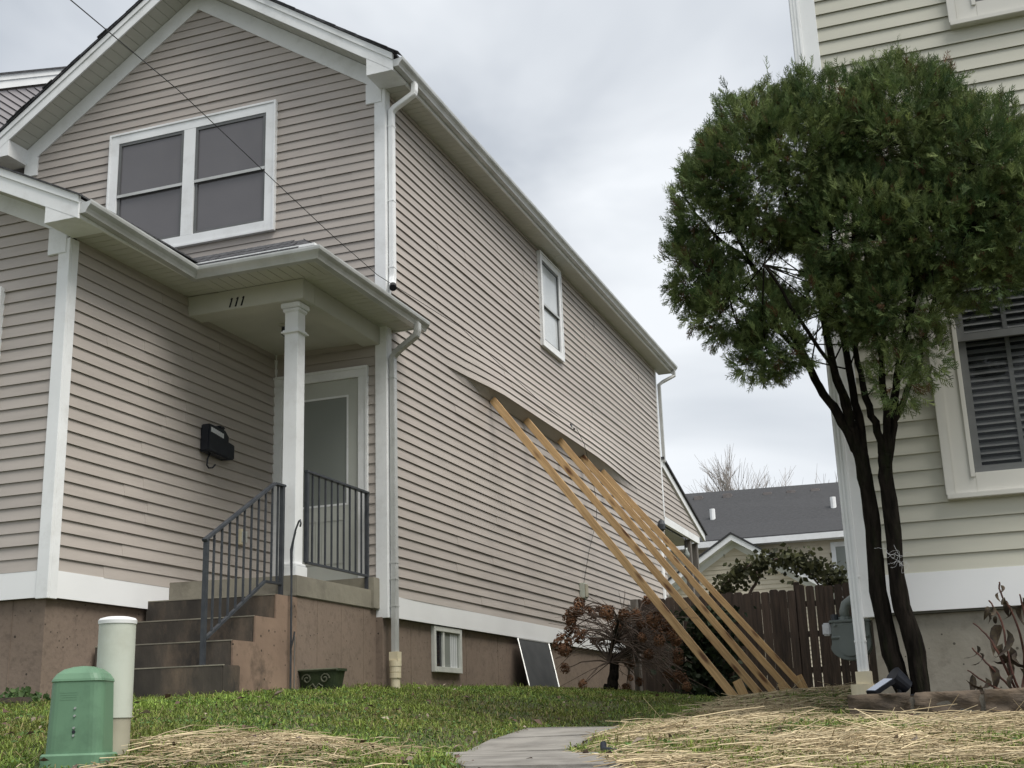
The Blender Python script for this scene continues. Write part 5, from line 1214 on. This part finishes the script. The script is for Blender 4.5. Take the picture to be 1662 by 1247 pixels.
# only what the view can reach
dirx = gx_-CAM.x; diry = gy_-CAM.y; along = -dirx*math.sin(YAW)+diry*math.cos(YAW); across = dirx*math.cos(YAW)+diry*math.sin(YAW)
keep &= (along > 1) & (np.abs(across/along) < .46)
gx_, gy_, pat = gx_[keep], gy_[keep], pat[keep]; n = len(gx_); gzz = gz(gx_, gy_)
ang = rng.uniform(0, 6.283, n); lean = rng.uniform(.3, 2.3, n); hgt = rng.gamma(4, .0050, n)*(1+.5*pat)+.008
wall_near = np.exp(-np.clip(gx_, 0, 9)/.12)*(gy_ > -1.5); hgt *= 1+1.2*wall_near*rng.uniform(0, 1, n)
wd = rng.uniform(.0014, .0030, n)*(1+.06*np.clip(gy_+8, 0, 20))
ca, sa = np.cos(ang), np.sin(ang); P = np.stack([gx_, gy_, gzz-.004], 1)
W_ = np.stack([-sa*wd, ca*wd, 0*wd], 1); D1 = np.stack([ca*lean*hgt*.35, sa*lean*hgt*.35, hgt*.62], 1); D2 = np.stack([ca*lean*hgt, sa*lean*hgt, hgt*(1-.33*lean)], 1)
V = np.stack([P-W_, P+W_, P+D1+W_*.8, P+D1-W_*.8, P+D2], 1).reshape(-1, 3); i5 = np.arange(n)*5
F = np.concatenate([np.stack([i5, i5+1, i5+2], 1), np.stack([i5, i5+2, i5+3], 1), np.stack([i5+3, i5+2, i5+4], 1)])
h = (rng.uniform(0, 1, n)*.6+pat*.4)[:, None]; col_ = (np.array([.07, .135, .028])*(1-h)+np.array([.235, .325, .075])*h)*rng.uniform(.5, 1.4, n)[:, None]
p2 = .5+.5*np.sin(gx_*1.7+1.5*np.sin(gy_*1.1))*np.sin(gy_*1.5+.7); col_ = col_*(.75+.5*p2)[:, None]*np.stack([1+.25*(1-p2), np.ones(n), 1-.1*p2], 1); dry = rng.uniform(0, 1, n) < .06+.14*(1-p2); col_[dry] = np.array([.26, .22, .10])*rng.uniform(.6, 1.2, (dry.sum(), 1))
o = link('grass', np_mesh('grass', V, F, M['tint_leaf'], tint=np.repeat(col_, 5, 0)), None); tag(o, 'short mixed green lawn grass and weeds', 'grass', kind='stuff')
# low broad weeds between the blades
n = 42000; wx_ = rng.uniform(-3, 6, n); wy_ = -7.8+12*rng.uniform(0, 1, n)**1.4
k = ~blocked(wx_, wy_) & (rng.uniform(0, 1, n) > straw_w(wx_, wy_)*.85) & (np.sin(wx_*2.1+.5)*np.sin(wy_*1.7) > -.35); wx_, wy_ = wx_[k], wy_[k]; n = len(wx_)
P = np.stack([wx_, wy_, gz(wx_, wy_)+rng.uniform(.004, .03, n)], 1); dd_ = rng.normal(0, .5, (n, 3)); dd_[:, 2] = 1; dd_ /= np.linalg.norm(dd_, axis=1)[:, None]
x_ = np.cross(dd_, rng.normal(size=(n, 3))); x_ /= np.linalg.norm(x_, axis=1)[:, None]; y_ = np.cross(dd_, x_); s_ = rng.uniform(.006, .016, n)[:, None]
V = np.stack([P-y_*s_, P+x_*s_*.6, P+y_*s_, P-x_*s_*.6], 1).reshape(-1, 3); i4 = np.arange(n)*4
cl = (np.array([.075, .14, .04])*rng.uniform(.6, 1.6, n)[:, None])
o = link('weeds', np_mesh('weeds', V, np.stack([i4, i4+1, i4+2, i4+3], 1), M['tint_leaf'], tint=np.repeat(cl, 4, 0)), None); tag(o, 'small broad-leaved weeds low in the lawn', 'weeds', kind='stuff')
# straw
n = 150000; sx_ = rng.uniform(2.0, 6.6, n); sy_ = -8.2+16.6*rng.uniform(0, 1, n)**1.7; ww_ = straw_w(sx_, sy_)
k = (rng.uniform(0, 1, n) < ww_) & ~((sx_ > 4.5) & (sy_ > -2.95)) & ~(np.hypot(sx_-px, sy_-py) < .14) & ~(np.hypot(sx_-qx, sy_-qy) < .08); k &= ~(in_path(sx_, sy_) & (rng.uniform(0, 1, n) > .25))
sx_, sy_ = sx_[k], sy_[k]; n = len(sx_)
big = rng.uniform(0, 1, n) < .055; ln_ = rng.gamma(3, .034, n)+.02+big*rng.gamma(3, .05, n); an = rng.normal(.25, .7, n)+(rng.uniform(0, 1, n) < .65)*rng.uniform(0, 6.28, n); ti = rng.normal(0, .07, n)+(rng.uniform(0, 1, n) < .012)*rng.uniform(0, .6, n); lift = np.abs(rng.normal(.010, .013, n))+big*.012
dx, dy = np.cos(an)*ln_/2, np.sin(an)*ln_/2; mid = np.stack([sx_, sy_, gz(sx_, sy_)+lift+.006], 1)
A_ = np.stack([sx_-dx, sy_-dy, np.maximum(gz(sx_-dx, sy_-dy)+.003, mid[:, 2]-np.abs(ti)*ln_/2)], 1); B_ = np.stack([sx_+dx, sy_+dy, np.maximum(gz(sx_+dx, sy_+dy)+.004, mid[:, 2]+ti*ln_)], 1); mid[:, 2] += rng.uniform(0, .01, n); bend = rng.normal(0, .09, n)*ln_; mid[:, 0] += -np.sin(an)*bend; mid[:, 1] += np.cos(an)*bend
wv = (rng.uniform(.0009, .0021, n)+big*.0012)*(1+.05*np.clip(sy_+8, 0, 18)); W_ = np.stack([-np.sin(an)*wv, np.cos(an)*wv, wv*.2], 1); Z_ = np.stack([0*wv, 0*wv, wv*1.3], 1)
V = np.stack([A_-W_, A_+W_, A_+Z_, mid-W_, mid+W_, mid+Z_, B_-W_*.6, B_+W_*.6, B_+Z_*.6], 1).reshape(-1, 3); i9 = np.arange(n)*9
F = np.concatenate([np.stack([i9+a, i9+b_, i9+b_+3, i9+a+3], 1) for q in (0, 3) for a, b_ in ((q, q+1), (q+1, q+2), (q+2, q))])
h = rng.uniform(0, 1, n)[:, None]; h = np.where(big[:, None], .4+.55*h, h**1.4); cl = (np.array([.28, .205, .11])*(1-h)+np.array([.74, .62, .40])*h)*rng.uniform(.6, 1.15, n)[:, None]
o = link('straw', np_mesh('straw', V, F, M['tint_straw'], tint=np.repeat(cl, 9, 0)), None); tag(o, 'loose pale straw scattered over the bare seedbed', 'straw', kind='stuff')
# fallen leaves and twigs
n = 900; lx_ = rng.uniform(-.5, 5.2, n); ly_ = -7.4+9*rng.uniform(0, 1, n)**1.3; k = ~((lx_ < .1) & (ly_ > -2.9)) & ~((lx_ > 4.5) & (ly_ > -3)); lx_, ly_ = lx_[k], ly_[k]; n = len(lx_)
P = np.stack([lx_, ly_, gz(lx_, ly_)+rng.uniform(.02, .05, n)], 1); dd_ = rng.normal(0, .45, (n, 3)); dd_[:, 2] = 1; dd_ /= np.linalg.norm(dd_, axis=1)[:, None]
x_ = np.cross(dd_, rng.normal(size=(n, 3))); x_ /= np.linalg.norm(x_, axis=1)[:, None]; y_ = np.cross(dd_, x_); s_ = rng.gamma(3, .0038, n)[:, None]+.003
V = np.stack([P-y_*s_, P+x_*s_*.6+dd_*s_*.3, P+y_*s_, P-x_*s_*.6+dd_*s_*.3], 1).reshape(-1, 3); i4 = np.arange(n)*4
h = rng.uniform(0, 1, n)[:, None]; cl = np.array([.10, .05, .032])*(1-h)+np.array([.40, .33, .25])*h*h*h+.02
o = link('fallen_leaves', np_mesh('fallen_leaves', V, np.concatenate([np.stack([i4, i4+1, i4+2], 1), np.stack([i4, i4+2, i4+3], 1)]), M['tint_straw'], tint=np.repeat(cl, 4, 0)), None); tag(o, 'scattered curled brown leaves on the lawn', 'leaves', kind='stuff')
